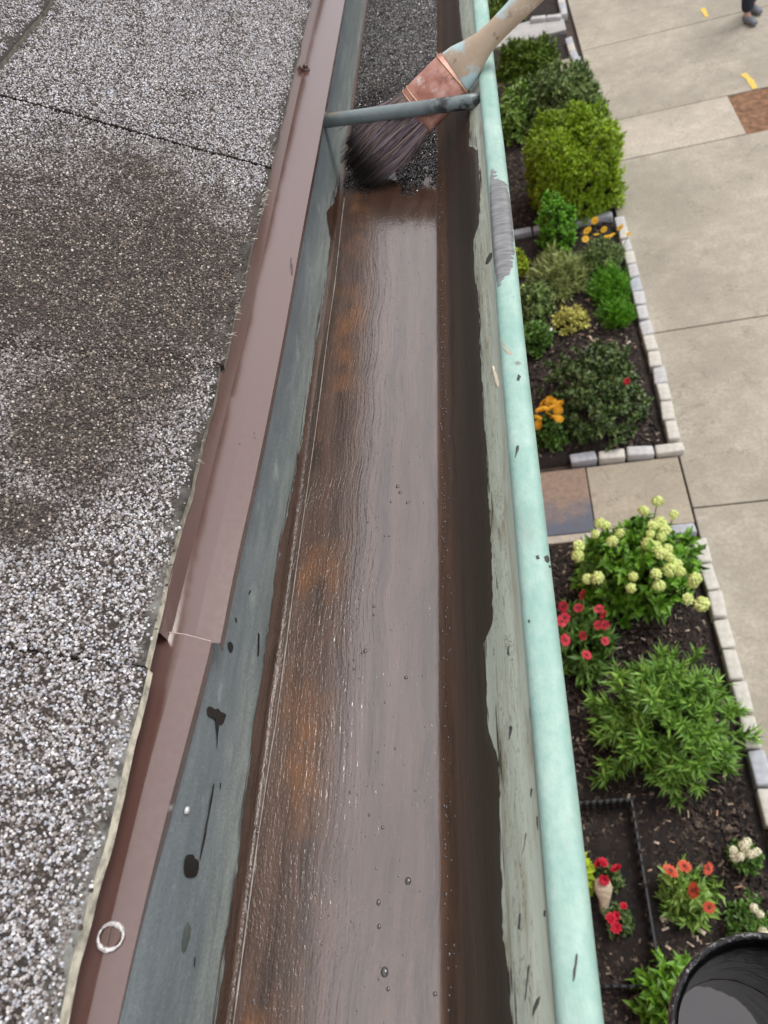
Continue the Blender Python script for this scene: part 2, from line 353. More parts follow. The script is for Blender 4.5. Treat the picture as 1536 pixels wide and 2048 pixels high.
# mulch beds, with lumpy relief
def bed(x0, x1, y0, y1, name='mulch_bed'):
    nx, ny = max(4, int((x1-x0)/.03)), max(4, int((y1-y0)/.03))
    X, Y = np.meshgrid(np.linspace(x0, x1, nx), np.linspace(y0, y1, ny))
    Z = -.02+rng.normal(0, .006, X.shape)+.02*np.sin(X*3+1)*np.sin(Y*2.3)
    Z[0] = Z[-1] = -.04; Z[:, 0] = Z[:, -1] = -.04
    o = mesh(name, np.stack([X, Y, Z], -1), grid_faces(ny, nx), MM, smooth=True); tag(o, kind='structure'); return o
y_b1 = G(1250, 1066)[1]; y_b2 = G(1250, 915)[1]; y_b3 = G(1130, 447)[1]
XH = -.30                                                   # house wall face
bed(XH, ex-.06, -3.0, y_b1-.02)
bed(XH, ex-.06, y_b2+.03, y_b3-.02)
y_p1 = G(1020, 168)[1]; y_p0 = G(1020, 145)[1]
bed(XH, ex+.1, y_b3+.02, y_p1)
# path between the two lower beds
ps = G(1180, 990)[0]
sheet('path', [(ps+.004, y_b1+.03), (ex-.01, y_b1+.03), (ex-.01, y_b2-.05), (ps+.004, y_b2-.05)], 0, MC3, thick=.08)
d = Nd('slate_paver'); n = d.noise(5, 5, rough=.6); x_, y_, z_ = d.xyz()
c = d.mix(d.ramp(d.math('ADD', y_, d.math('MULTIPLY', n, .28)), [(0, (.06, .085, .14)), (1, (.25, .17, .12))]), (.1, .1, .1), (.1, .1, .1))
rr_ = d.rr(d.math('ADD', y_, d.math('MULTIPLY', d.math('SUBTRACT', n, .5), .5)), y_b1+.12, y_b1+.38)
c = d.mix(rr_, (.10, .125, .175), (.29, .205, .15)); c = d.mix(d.ramp(d.noise(30, 5), [(.4, .4), (.6, 0.0)]), c, (.12, .10, .10))
MSL = d.P(col=c, rough=.7, nrm=d.bump(n, .006))
sheet('slate_paver', [(ps-.62, y_b1+.04), (ps-.004, y_b1+.04), (ps-.004, y_b2-.05), (ps-.62, y_b2-.05)], .004, MSL, thick=.08)
sheet('path_border', [(ps-.62, y_b1-.035), (ps+.15, y_b1-.035), (ps+.15, y_b1+.03), (ps-.62, y_b1+.03)], .012, MC2, thick=.08)
sheet('path', [(XH, y_p1+.01), (ex+.05, y_p1+.01), (ex+.05, y_p0), (XH, y_p0)], 0, MC3, thick=.08)
y4a = y_p0; y4b = G(1080, 72)[1]; y5a = G(1080, 36)[1]
bed(XH, G(1145, 110)[0], y4a+.01, y4b-.02)
sheet('path', [(XH, y4b), (G(1133, 60)[0], y4b), (G(1133, 60)[0], y5a), (XH, y5a)], 0, MC4, thick=.08)
bed(XH, G(1120, 15)[0], y5a+.02, y5a+5)

# cobble edging
MST = [simple('edging_granite', (0.50, 0.51, 0.52), .75, var=.16, sc=25, bump=.004), simple('edging_blue_granite', (0.42, 0.45, 0.50), .75, var=.16, sc=25, bump=.004), simple('edging_warm_granite', (0.56, 0.55, 0.50), .75, var=.14, sc=25, bump=.004)]
NAMEC = ('pale grey', 'blue-grey', 'cream')
def cobble_meshes():
    res = []
    for k in range(9):
        mb = MB(); mb.box((0, 0, 0), (.088, .19, .1), jit=.006); o = mb.build('granite_edging_block', MST[k % 3], bevel=.014, seg=3, smooth=True); res.append(o)
    return res
CB = cobble_meshes(); used = set()
def row(p, q, desc, dz=.0, L=.2):
    a, b = np.array(G(*p, .04)), np.array(G(*q, .04)); D = np.linalg.norm(b-a); n = max(1, round(D/L)); ang = math.atan2(*(b-a)[::-1])-math.pi/2
    for i in range(n):
        k = random.randrange(9); src = CB[k]
        if k in used: o = src.copy(); COL.objects.link(o)
        else: o = src; used.add(k)
        t = (i+.5)/n; c = a+(b-a)*t
        o.location = (c[0]+random.uniform(-.006, .006), c[1], random.uniform(-.008, .006)+dz); o.rotation_euler = (random.uniform(-.03, .03), random.uniform(-.04, .04), ang+random.uniform(-.05, .05))
        o.scale = (random.uniform(.9, 1.1), D/n/.2*random.uniform(.95, 1.0), 1)
        ordn = ORD[i] if i < len(ORD) else str(i+1)+'th'
        tag(o, f'{NAMEC[k % 3]} granite block, {ordn} {desc}', 'edging block', 'granite blocks edging the flower beds')
ORD = ['first', 'second', 'third', 'fourth', 'fifth', 'sixth', 'seventh', 'eighth', 'ninth', 'tenth', 'eleventh', 'twelfth', 'thirteenth', 'fourteenth', 'fifteenth', 'sixteenth', 'seventeenth', 'eighteenth', 'nineteenth', 'twentieth']
row((1399, 1075), (1600, 1830), 'from the top in the row along the hydrangea bed', L=.21)
row((1163, 1079), (1392, 1056), 'from the left in the row behind the hydrangea')
row((1138, 918), (1368, 893), 'from the left between rose bush and short path', L=.2)
row((1350, 878), (1238, 432), 'from the bottom in the row beside the rose bed', L=.2)
row((1025, 466), (1226, 427), 'from the left in the row before the golden hedge')
row((1157, 131), (1136, 75), 'from the bottom beside the dark olive shrub')
row((1129, 30), (1112, -60), 'upwards at the very top edge')
row((1060, 38), (1124, 31), 'from the left above the pale pavers')

# bark chips & petals on the mulch: nobody could count them
def chips(name, N, boxes, size, m, zoff=.0, seed=1):
    r = np.random.default_rng(seed); tot = sum((b[1]-b[0])*(b[3]-b[2]) for b in boxes); V = []; n0 = 0
    P = []
    for b in boxes:
        k = int(N*(b[1]-b[0])*(b[3]-b[2])/tot); P.append(np.stack([r.uniform(b[0], b[1], k), r.uniform(b[2], b[3], k), np.full(k, zoff)], -1))
    P = np.concatenate(P); n = len(P); th = r.uniform(0, 6.28, n); L = r.uniform(.4, 1.2, n)*size; W = L*r.uniform(.2, .6, n)
    ax = np.stack([np.cos(th), np.sin(th), r.uniform(-.4, .4, n)], -1); ay = np.stack([-np.sin(th), np.cos(th), r.uniform(-.4, .4, n)], -1)
    up = np.array([0, 0, 1.])*size*.15
    c = [P-ax*L[:, None]/2-ay*W[:, None]/2, P+ax*L[:, None]/2-ay*W[:, None]*.3, P+ax*L[:, None]*.45+ay*W[:, None]/2, P-ax*L[:, None]*.5+ay*W[:, None]*.4, P+up]
    V = np.stack(c, 1).reshape(-1, 3); b = np.arange(n)[:, None, None]*5
    Fc = (b+np.array([[0, 1, 4], [1, 2, 4], [2, 3, 4], [3, 0, 4]])[None]).reshape(-1, 3)
    o = mesh(name, V, Fc, m); tag(o, kind='stuff'); return o
d = Nd('bark_chips'); g = d.n('ShaderNodeNewGeometry').outputs['Random Per Island']
MCH = d.P(col=d.ramp(g, [(0, (.012, .009, .008)), (.6, (.045, .032, .025)), (.9, (.09, .066, .05)), (1, (.30, .24, .18))]), rough=.85)
boxes = [(XH+.05, ex-.1, -.5, y_b1-.05), (XH+.05, ex-.1, y_b2+.08, y_b3-.05), (XH, ex, y_b3+.1, y_p1)]
tag(chips('bark_mulch', 30000, boxes, .035, MCH, -.008), 'dark bark chips lying over the flower beds', 'mulch')
d = Nd('fallen_petals'); g = d.n('ShaderNodeNewGeometry').outputs['Random Per Island']
MPT = d.P(col=d.ramp(g, [(0, (.5, .3, .2)), (.5, (.6, .5, .38)), (1, (.75, .6, .55))]), rough=.8)
pbx = [(ex-.55, ex-.12, y_b2+.1, y_b2+1.9), (0.25, ex-.15, 0, y_b1-.1), (.3, .9, -.2, .6)]
tag(chips('fallen_petals', 150, pbx, .035, MPT, .004, 5), 'pale dried petals scattered over the dark mulch', 'petals')
ml = m_concrete('gravel', (.4, .38, .35), (.5, .48, .44))

# ================================================================== PLANTS
def leaf_mesh(P, D, Nn, L, W, fold=.25, droop=.2):
    D = D/np.linalg.norm(D, axis=1, keepdims=True); Sd = np.cross(D, Nn); Sd /= np.linalg.norm(Sd, axis=1, keepdims=True)+1e-9
    U = np.cross(Sd, D); L = L[:, None]; W = W[:, None]
    c = [P, P+D*L*.45+Sd*W*.5+U*W*fold, P+D*L*.5, P+D*L*.45-Sd*W*.5+U*W*fold, P+D*L-U*L*droop]
    V = np.stack(c, 1).reshape(-1, 3); b = np.arange(len(P))[:, None, None]*5
    Fs = (b+np.array([[0, 1, 2], [0, 2, 3], [1, 4, 2], [2, 4, 3]])[None]).reshape(-1, 3)
    return V, Fs
MSTM = simple('green_stem', (.06, .09, .03), .7); MWD = simple('woody_stem', (.09, .065, .045), .8)
def plant(name, c, r, h, K, per, L, W, leafm, label, cat, group=None, spread=1.0, sup=2.0, up=.6, seed=0, stem=MSTM, fill=.45, z0=0.0, droop=.2, top=1.0, nst=30):
    """c: world xy of the crown centre; r=(rx,ry); crown filled with shoots, each carrying a whorl of leaves"""
    rg = np.random.default_rng(seed+11); root = empty(name, (c[0], c[1], z0)); tag(root, label, cat, group)
    d3 = rg.normal(size=(K, 3)); d3[:, 2] = np.abs(d3[:, 2])*top+.05; d3 /= (np.abs(d3)**sup).sum(1, keepdims=True)**(1/sup)
    rad = rg.uniform(fill, 1, K)**.6; lump = 1+.16*np.sin(d3[:, 0]*5+seed)*np.cos(d3[:, 1]*4+seed*2)+.07*np.sin(d3[:, 0]*13+seed)*np.cos(d3[:, 1]*11+seed*3)*np.cos(d3[:, 2]*9)+rg.normal(0, .02, K)
    tip = d3*(rad*lump)[:, None]*np.array([r[0], r[1], h*.95]); tip[:, 2] = np.maximum(tip[:, 2], .02)
    th = rg.uniform(0, 2*np.pi, (K, per)); axis = d3*np.array([1, 1, 1.2]); axis[:, 2] += up; axis /= np.linalg.norm(axis, axis=1, keepdims=True)
    e1 = np.cross(axis, np.array([0.3, .2, 1.0])); e1 /= np.linalg.norm(e1, axis=1, keepdims=True); e2 = np.cross(axis, e1)
    el = rg.uniform(.15, 1.25, (K, per))*spread
    D = axis[:, None]*np.cos(el)[..., None]+(e1[:, None]*np.cos(th)[..., None]+e2[:, None]*np.sin(th)[..., None])*np.sin(el)[..., None]
    P = tip[:, None]-axis[:, None]*(rg.uniform(0, 1, (K, per))*L*1.2)[..., None]
    Nn = np.broadcast_to(axis[:, None], D.shape)+rg.normal(0, .3, D.shape)
    n = K*per; V, Fs = leaf_mesh(P.reshape(n, 3), D.reshape(n, 3), Nn.reshape(n, 3), rg.uniform(.6, 1.15, n)*L, rg.uniform(.7, 1.2, n)*W, droop=droop)
    mesh('foliage', V, Fs, leafm, root)
    mb = MB()
    for i in range(min(K, nst)):
        t = tip[i]*.9; mb.tube([(t[0]*.1, t[1]*.1, -.02), (t[0]*.45, t[1]*.45, t[2]*.55), tuple(t)], [.008*min(1, h*2), .006*min(1, h*2), .003], 5)
    mb.build('stem', stem, root)
    return root
def bloom_mesh(rad, np_, layers, pm, cm=None, cup=.35, name='flower', seed=0, ball=False):
    rg = np.random.default_rng(seed); mb = MB()
    for l in range(layers):
        rr = rad*(1-.28*l/max(1, layers-1)*(2 if layers > 1 else 0)*.9) if not ball else rad
        for k in range(np_):
            if ball:
                z = 1-2*(l+.5)/layers*.75+rg.uniform(-.1, .1); z = min(z, .98); a = 2*math.pi*(k+.5*(l % 2))/np_+rg.uniform(-.3, .3); s = math.sqrt(max(0, 1-z*z)); dd = Vector((math.cos(a)*s, math.sin(a)*s, z)).normalized()
                sd_ = Vector((-math.sin(a), math.cos(a), 0)); uu = sd_.cross(dd); p = dd*rad*rg.uniform(.62, .85); q = rad*rg.uniform(.22, .34)
                mb.add([p-sd_*q, p+dd*rad*.2-uu*q, p+sd_*q, p+dd*rad*.25+uu*q, p+dd*rad*.36], [(0, 1, 4), (1, 2, 4), (2, 3, 4), (3, 0, 4)])
            else:
                a = 2*math.pi*(k+.5*(l % 2))/np_+rg.uniform(-.1, .1); dr = Vector((math.cos(a), math.sin(a), 0)); sd_ = Vector((-math.sin(a), math.cos(a), 0)); wv = rr*math.pi/np_*.9
                z = cup*rr*(.3+l*.35)
                mb.add([dr*rr*.12, dr*rr*.6+sd_*wv+Vector((0, 0, z)), dr*rr+Vector((0, 0, z*.8)), dr*rr*.6-sd_*wv+Vector((0, 0, z))], [(0, 1, 2, 3)])
    mats = [pm]
    if cm:
        mats.append(cm); V = [(0, 0, rad*.30)]
        for j in range(8): V.append((math.cos(j*math.pi/4)*rad*.24, math.sin(j*math.pi/4)*rad*.24, rad*.14))
        mb.add(V, [(0, 1+j, 1+(j+1) % 8) for j in range(8)], 1)
    o = mesh(name, mb.V, mb.F, mats, midx=mb.mi); me = o.data; bpy.data.objects.remove(o); return me
def add_blooms(root, me, pxs, z, tilt=.65, sc=1, name='flower', stems=True):
    mb = MB()
    for i, (u, v) in enumerate(pxs):
        zz = z*random.uniform(.9, 1.08); p = at(u, v, zz); o = bpy.data.objects.new(name, me); COL.objects.link(o); o.parent = root
        l = p-np.array(root.location); o.location = l
        o.rotation_euler = (random.uniform(-tilt, tilt)-.25, random.uniform(-tilt, tilt), random.uniform(0, 6)); s = sc*random.uniform(.72, 1.15); o.scale = (s, s, s)
        mb.tube([(l[0]*.3, l[1]*.3, 0), (l[0]*.8, l[1]*.8, l[2]*.6), (l[0], l[1], l[2]-.004)], .0035, 4)
    if stems: mb.build('flower_stem', MSTM, root)
LF = {'hyd': m_leaf('hydrangea_leaf', (0.041, 0.128, 0.011), (0.167, 0.376, 0.028)),
      'spike': m_leaf('lily_leaf', (0.049, 0.145, 0.020), (0.200, 0.393, 0.052), (0.400, 0.581, 0.112)),
      'dark': m_leaf('dark_rose_leaf', (.030, .065, .016), (.10, .17, .045), (.30, .30, .10)),
      'mid': m_leaf('mid_leaf', (0.033, 0.102, 0.017), (0.125, 0.256, 0.037)),
      'gerb': m_leaf('daisy_leaf', (0.083, 0.188, 0.028), (0.267, 0.444, 0.084)),
      'hedge': m_leaf('golden_hedge_leaf', (.10, .19, .006), (.32, .50, .015), (.50, .58, .03)),
      'varie': m_leaf('variegated_leaf', (0.049, 0.102, 0.028), (0.200, 0.307, 0.084), (0.700, 0.769, 0.281)),
      'silver': m_leaf('silver_leaf', (0.133, 0.188, 0.056), (0.400, 0.478, 0.168), (0.667, 0.717, 0.281)),
      'grass': m_leaf('bright_grass_leaf', (0.049, 0.171, 0.009), (0.151, 0.410, 0.019)),
      'cream': m_leaf('cream_leaf', (0.267, 0.290, 0.047), (0.700, 0.683, 0.187), (0.917, 0.888, 0.327)),
      'lime': m_leaf('lime_leaf', (0.167, 0.290, 0.019), (0.467, 0.615, 0.037)),
      'far': m_leaf('far_shrub_leaf', (0.033, 0.085, 0.006), (0.151, 0.256, 0.014))}
def C(u, v, h): p = at(u, v, h*.5); return (p[0], p[1])
PW = {'lime': m_petal('lime_white_petal', (.80, .92, .34)), 'pink': m_petal('red_pink_petal', (.70, .045, .085)), 'red': m_petal('crimson_petal', (.62, .012, .045)), 'coral': m_petal('coral_petal', (.72, .12, .06)),
      'white': m_petal('cream_white_petal', (.90, .88, .66)), 'yel': m_petal('yellow_petal', (.80, .50, .02)), 'gold': m_petal('golden_petal', (.85, .42, .01)), 'eye': m_petal('dark_eye', (.10, .03, .02)), 'gc': m_petal('green_centre', (.45, .5, .12))}
hyd = bloom_mesh(.037, 13, 7, PW['lime'], ball=True)
ger = bloom_mesh(.040, 14, 3, PW['pink'], PW['eye'], .3)
gco = bloom_mesh(.042, 14, 3, PW['coral'], PW['eye'], .3)
rose = bloom_mesh(.030, 8, 4, PW['red'], None, .5)
wfl = bloom_mesh(.023, 11, 6, PW['white'], ball=True)
yel = bloom_mesh(.040, 9, 2, PW['yel'], PW['gold'], .25)
mar = bloom_mesh(.044, 12, 4, PW['gold'], PW['yel'], .35)
fl_g = 'flowering plants in the beds'
# bed 1
p = plant('hydrangea', C(1272, 1125, .5), (.42, .36), .55, 230, 12, .085, .045, LF['hyd'], 'bushy hydrangea covered in lime and white ball flowers, beside the short path', 'shrub', seed=1, fill=.3)
add_blooms(p, hyd, [(1315, 1003), (1287, 1022), (1348, 1030), (1200, 1047), (1212, 1052), (1240, 1066), (1190, 1068), (1225, 1083), (1305, 1052), (1320, 1048), (1330, 1062), (1300, 1068), (1322, 1075), (1295, 1088), (1312, 1095), (1335, 1098), (1325, 1110), (1340, 1115), (1158, 1092), (1155, 1112), (1175, 1158), (1195, 1156), (1266, 1153), (1352, 1130), (1362, 1145), (1312, 1148), (1390, 1158), (1385, 1168), (1376, 1198), (1403, 1208), (1340, 1140), (1318, 1172), (1262, 1176)], .55)
p = plant('daisy_plant', C(1165, 1275, .3), (.21, .27), .32, 110, 11, .10, .022, LF['mid'], 'plant with crimson-pink daisies between the gutter and the hydrangea', 'flower', fl_g, seed=2, up=.3)
add_blooms(p, ger, [(1165, 1190), (1127, 1213), (1157, 1216), (1198, 1218), (1207, 1230), (1130, 1235), (1122, 1243), (1196, 1250), (1210, 1250), (1166, 1271), (1210, 1282), (1173, 1310), (1130, 1280)], .36)
plant('lily_bush', C(1330, 1425, .55), (.46, .43), .60, 215, 24, .10, .015, LF['spike'], 'large bright green bush of narrow spiky leaves in the middle of the bed', 'bush', seed=3, up=1.1, spread=.75, fill=.35, droop=.22)
p = plant('rose_plant', C(1213, 1752, .2), (.085, .075), .17, 50, 8, .038, .024, LF['dark'], 'small red rose plant behind the beige driftwood inside the black edging', 'flower', fl_g, seed=4)
add_blooms(p, rose, [(1196, 1727), (1206, 1725), (1232, 1737), (1208, 1760)], .22)
p = plant('rose_plant', C(1238, 1838, .2), (.085, .08), .17, 50, 8, .038, .024, LF['dark'], 'small red rose plant in front of the beige driftwood inside the black edging', 'flower', fl_g, seed=5)
add_blooms(p, rose, [(1247, 1812), (1222, 1837), (1232, 1832), (1232, 1855)], .22)
plant('leafy_plant', C(1160, 1748, .2), (.07, .12), .22, 36, 8, .07, .04, LF['lime'], 'lime green leafy plant half hidden under the mint gutter edge', 'plant', seed=6)
p = plant('daisy_plant', C(1382, 1792, .22), (.15, .15), .22, 80, 11, .075, .022, LF['gerb'], 'plant with orange-red daisies and pale green leaves near the black bucket', 'flower', fl_g, seed=7, up=.2)
add_blooms(p, gco, [(1341, 1742), (1369, 1733), (1416, 1737), (1388, 1781), (1418, 1814)], .27)
p = plant('chrysanthemum', C(1490, 1712, .15), (.09, .085), .15, 80, 9, .03, .018, LF['mid'], 'small round plant with cream button flowers right of the orange-red daisies', 'flower', fl_g, seed=8)
add_blooms(p, wfl, [(1467, 1701), (1488, 1691), (1494, 1684), (1489, 1704), (1501, 1708), (1514, 1704), (1470, 1713), (1480, 1713)], .2)
p = plant('chrysanthemum', C(1505, 1850, .2), (.14, .15), .2, 90, 9, .035, .02, LF['mid'], 'dark leaved plant with cream flowers partly hidden by the black bucket', 'flower', fl_g, seed=9)
add_blooms(p, wfl, [(1508, 1816), (1520, 1828), (1527, 1865), (1524, 1879)], .22)
plant('leafy_shrub', C(1352, 2005, .45), (.20, .20), .42, 80, 11, .07, .03, LF['hyd'], 'green leafy shrub with pale shoots left of the black bucket', 'shrub', seed=10, up=1)
# bed 2
p = plant('rose_bush', C(1192, 770, .5), (.40, .54), .56, 330, 13, .055, .03, LF['dark'], 'wide dark green rose bush with one red bud beside the pavement', 'bush', seed=12, fill=.35, stem=MWD)
add_blooms(p, rose, [(1254, 763)], .4)
p = plant('marigold', C(1100, 852, .25), (.16, .18), .26, 80, 9, .05, .025, LF['mid'], 'marigold plant with a dense cluster of orange-yellow blooms beside the gutter', 'flower', fl_g, seed=13)
add_blooms(p, mar, [(1085, 808), (1098, 802), (1108, 804), (1118, 808), (1080, 820), (1092, 818), (1105, 815), (1116, 820), (1076, 835), (1098, 830), (1108, 834), (1118, 838), (1076, 850)], .3)
plant('leafy_shrub', C(1112, 440, .6), (.20, .24), .62, 180, 12, .05, .028, LF['grass'], 'upright fresh green shrub in front of the round golden hedge', 'shrub', seed=14, up=1.2)
plant('lavender', C(1113, 541, .3), (.30, .30), .32, 200, 14, .10, .011, LF['silver'], 'silver-green lavender with fine upright leaves in the rose bed', 'plant', seed=15, up=.8, spread=.6)
p = plant('coreopsis', C(1200, 508, .25), (.24, .20), .28, 190, 12, .06, .010, LF['varie'], 'grey-green coreopsis with loose yellow flowers in the bed corner', 'flower', fl_g, seed=16, up=.6)
add_blooms(p, yel, [(1175, 461), (1190, 441), (1208, 459), (1193, 469), (1171, 478), (1213, 475), (1225, 469), (1217, 473), (1241, 455), (1257, 468)], .42)
plant('ornamental_grass', C(1222, 565, .25), (.19, .24), .26, 180, 14, .09, .008, LF['grass'], 'larger bright green grass clump beside the pavement edging', 'grass clump', 'bright green grass clumps', seed=17, up=1, spread=.5)
plant('ornamental_grass', C(1232, 622, .2), (.15, .15), .2, 120, 14, .08, .008, LF['grass'], 'smaller bright green grass clump nearest the rose bush', 'grass clump', 'bright green grass clumps', seed=18, up=1, spread=.5)
plant('variegated_plant', C(1140, 636, .15), (.17, .13), .17, 100, 10, .05, .02, LF['cream'], 'low cream and green variegated plant above the rose bush', 'plant', seed=19)
plant('sedum', C(1068, 600, .25), (.17, .32), .28, 170, 10, .055, .03, LF['varie'], 'pale green sedum beside the gutter next to the lavender', 'plant', seed=20)
plant('leafy_plant', C(1070, 668, .25), (.15, .17), .26, 120, 10, .05, .03, LF['mid'], 'round green plant left of the white tag by the gutter', 'plant', seed=21)
plant('variegated_plant', C(1040, 520, .2), (.09, .14), .2, 60, 8, .05, .03, LF['lime'], 'yellow-green plant just showing beside the grey smear on the gutter', 'plant', seed=22)
# bed 3 and beyond
plant('golden_hedge', C(1148, 330, .75), (.43, .46), .82, 2600, 14, .055, .017, LF['hedge'], 'large rounded golden-green clipped hedge beside the pavement', 'hedge', sup=5.5, seed=23, fill=.72, stem=MWD, up=.2, nst=60, top=1.3)
plant('variegated_shrub', C(1118, 192, .6), (.52, .42), .65, 700, 13, .07, .028, LF['varie'], 'grey-green variegated shrub behind the golden hedge', 'shrub', seed=24, fill=.5, stem=MWD)
plant('leafy_shrub', C(1035, 215, .5), (.30, .40), .5, 260, 12, .07, .032, LF['gerb'], 'fresh light green shrub left of the variegated shrub', 'shrub', seed=25)
plant('dark_shrub', C(1052, 112, .4), (.42, .30), .45, 500, 13, .07, .022, LF['far'], 'dark olive green shrub behind the brush handle', 'shrub', seed=26)
plant('dark_shrub', C(1005, 8, .4), (.35, .4), .4, 200, 12, .07, .022, LF['far'], 'dark green shrub at the top edge under the brush handle', 'shrub', seed=27)

# driftwood, tag, plastic edging
mb = MB(); pp = [at(u, v, z) for u, v, z in ((1203, 1757, .17), (1206, 1775, .15), (1209, 1800, .10), (1208, 1820, .07), (1219, 1838, .03), (1222, 1843, .0))]
mb.tube(pp, [.036, .050, .030, .020, .018, .012], 10, flat=[.5, .5, .7, .8, .8, .8])
tag(mb.build('driftwood', simple('beige_wood', (.50, .42, .31), .8, var=.25, sc=50, bump=.004), smooth=True), 'beige driftwood piece standing between the two red rose plants', 'driftwood')
mb = MB(); q = at(1099, 664, .06); mb.box(q, (.05, .12, .012), Matrix.Rotation(.15, 3, 'Y') @ Matrix.Rotation(-.1, 3, 'Z')); mb.box((q[0], q[1]-.05, q[2]-.05), (.012, .012, .1))
tag(mb.build('plant_tag', simple('white_plastic', (.8, .8, .8), .5, var=.05), bevel=.004), 'white plastic plant tag beside the round green plant', 'plant tag')
MBK = simple('black_plastic', (.018, .02, .024), .35, var=.3)
fen = empty('garden_edging', (*G(1255, 1600), 0)); tag(fen, 'low black plastic edging fence around the two red rose plants', 'edging fence')
def fence_run(a, b, n):
    a, b = np.array([*G(*a), 0]), np.array([*G(*b), 0]); L = np.linalg.norm(b-a); t = (b-a)/L; mb = MB(); ang = math.atan2(t[1], t[0]); R3 = Matrix.Rotation(ang, 3, 'Z')
    c = (a+b)/2; mb.box((*c[:2], .11), (L, .010, .010), R3); mb.box((*c[:2], .045), (L, .006, .035), R3)
    for i in range(n+1):
        p_ = a+(b-a)*i/n; mb.box((p_[0], p_[1], .05), (.018, .012, .13), R3)
    mb.build('edging_panel', MBK, fen, world=True)
fence_run((1130, 1618), (1262, 1608), 10); fence_run((1262, 1608), (1322, 1975), 16); fence_run((1190, 1975), (1322, 1975), 8)

# ================================================================== PERSON (standing far up the pavement, mostly above the frame)
MSK = simple('skin', (.50, .31, .23), .5, var=.04); MTR = simple('navy_trousers', (.020, .026, .042), .9, var=.2, sc=20); MSH = simple('grey_shirt', (.12, .13, .15), .9); MSHO = simple('grey_shoe', (.15, .17, .20), .6); MHR = simple('brown_hair', (.04, .025, .015), .6)
fp = at(1497, 34, .0); per = empty('person', (fp[0], fp[1], 0), math.radians(-160)); tag(per, 'person in dark trousers and grey shoes standing at the top right', 'person')
def skin(name, pts, edges, mat, parent, sub=2):
    me = bpy.data.meshes.new(name); me.from_pydata([p[:3] for p in pts], edges, []); me.materials.append(mat)
    o = bpy.data.objects.new(name, me); COL.objects.link(o); o.parent = parent
    o.modifiers.new('skin', 'SKIN')
    if not me.skin_vertices:
        bpy.context.view_layer.objects.active = o
    sv = me.skin_vertices[0].data
    for i, p in enumerate(pts):
        r_ = p[3] if hasattr(p[3], '__len__') else (p[3], p[3]); sv[i].radius = r_
    sv[0].use_root = True
    s = o.modifiers.new('sub', 'SUBSURF'); s.levels = sub; s.render_levels = sub
    for f in me.polygons: f.use_smooth = True
    return o
def mirror_chain(base, side): return [(side*x, y, z, r) for x, y, z, r in base]
try:
    pts = [(0, 0, .95, (.15, .11)), (0, 0, 1.15, (.14, .10)), (0, 0, 1.36, (.17, .11)), (0, 0, 1.46, (.09, .08)), (0, .0, 1.53, .055), (0, .01, 1.60, (.072, .085)), (0, .01, 1.68, (.078, .095)), (0, 0, 1.75, (.055, .07))]
    ed = [(i, i+1) for i in range(7)]
    for s_ in (-1, 1):
        b0 = len(pts); fwd = .10*s_
        pts += mirror_chain([(.09, 0, .90, .09), (.10, fwd*.6, .50, .06), (.10, fwd, .09, .038), (.10, fwd+.05, .035, .036), (.10, fwd+.16, .03, .03)], s_)
        ed += [(0, b0)]+[(b0+i, b0+i+1) for i in range(4)]
        b0 = len(pts); pts += mirror_chain([(.19, 0, 1.40, .052), (.24, .0, 1.12, .040), (.25, .07, .87, .027), (.25, .09, .80, (.035, .016))], s_); ed += [(2, b0)]+[(b0+i, b0+i+1) for i in range(3)]
        for k in range(5):
            b1 = len(pts); dx = (k-1.5)*.017; l = [.062, .072, .068, .052, .045][k]
            if k == 4: pts += mirror_chain([(.222, .105, .80, .009), (.215, .12, .765, .008)], s_)
            else: pts += mirror_chain([(.25, .09+dx, .768, .009), (.248, .095+dx, .768-l*.5, .008), (.243, .10+dx, .768-l, .007)], s_)
            n_ = len(pts)-b1; ed += [(b0+3, b1)]+[(b1+i, b1+i+1) for i in range(n_-1)]
    skin('body', pts, ed, MSK, per)
    tp = [(0, 0, .98, (.165, .125))]; te = []
    for s_ in (-1, 1):
        b0 = len(tp); fwd = .10*s_; tp += mirror_chain([(.095, 0, .86, .105), (.10, fwd*.6, .50, .085), (.10, fwd, .10, .072)], s_); te += [(0, b0), (b0, b0+1), (b0+1, b0+2)]
    skin('trousers', tp, te, MTR, per)
    skin('shirt', [(0, 0, .96, (.17, .13)), (0, 0, 1.18, (.16, .12)), (0, 0, 1.37, (.185, .125)), (0, 0, 1.47, (.085, .08)), (.2, 0, 1.39, .068), (.235, 0, 1.2, .058), (-.2, 0, 1.39, .068), (-.235, 0, 1.2, .058)], [(0, 1), (1, 2), (2, 3), (2, 4), (4, 5), (2, 6), (6, 7)], MSH, per)
    skin('hair', [(0, -.02, 1.70, (.088, .10)), (0, -.01, 1.76, (.07, .085))], [(0, 1)], MHR, per)
    for s_ in (-1, 1):
        fwd = .10*s_; skin('shoe', [(.10*s_, fwd-.05, .05, (.05, .045)), (.10*s_, fwd+.06, .045, (.052, .042)), (.10*s_, fwd+.19, .035, (.045, .03))], [(0, 1), (1, 2)], MSHO, per)
    mb = MB()
    mb.tube([(0, .10, 1.665), (0, .125, 1.63), (0, .10, 1.62)], [.008, .014, .008], 6); mb.build('nose', MSK, per, smooth=True)
except Exception as e: print('person', e)

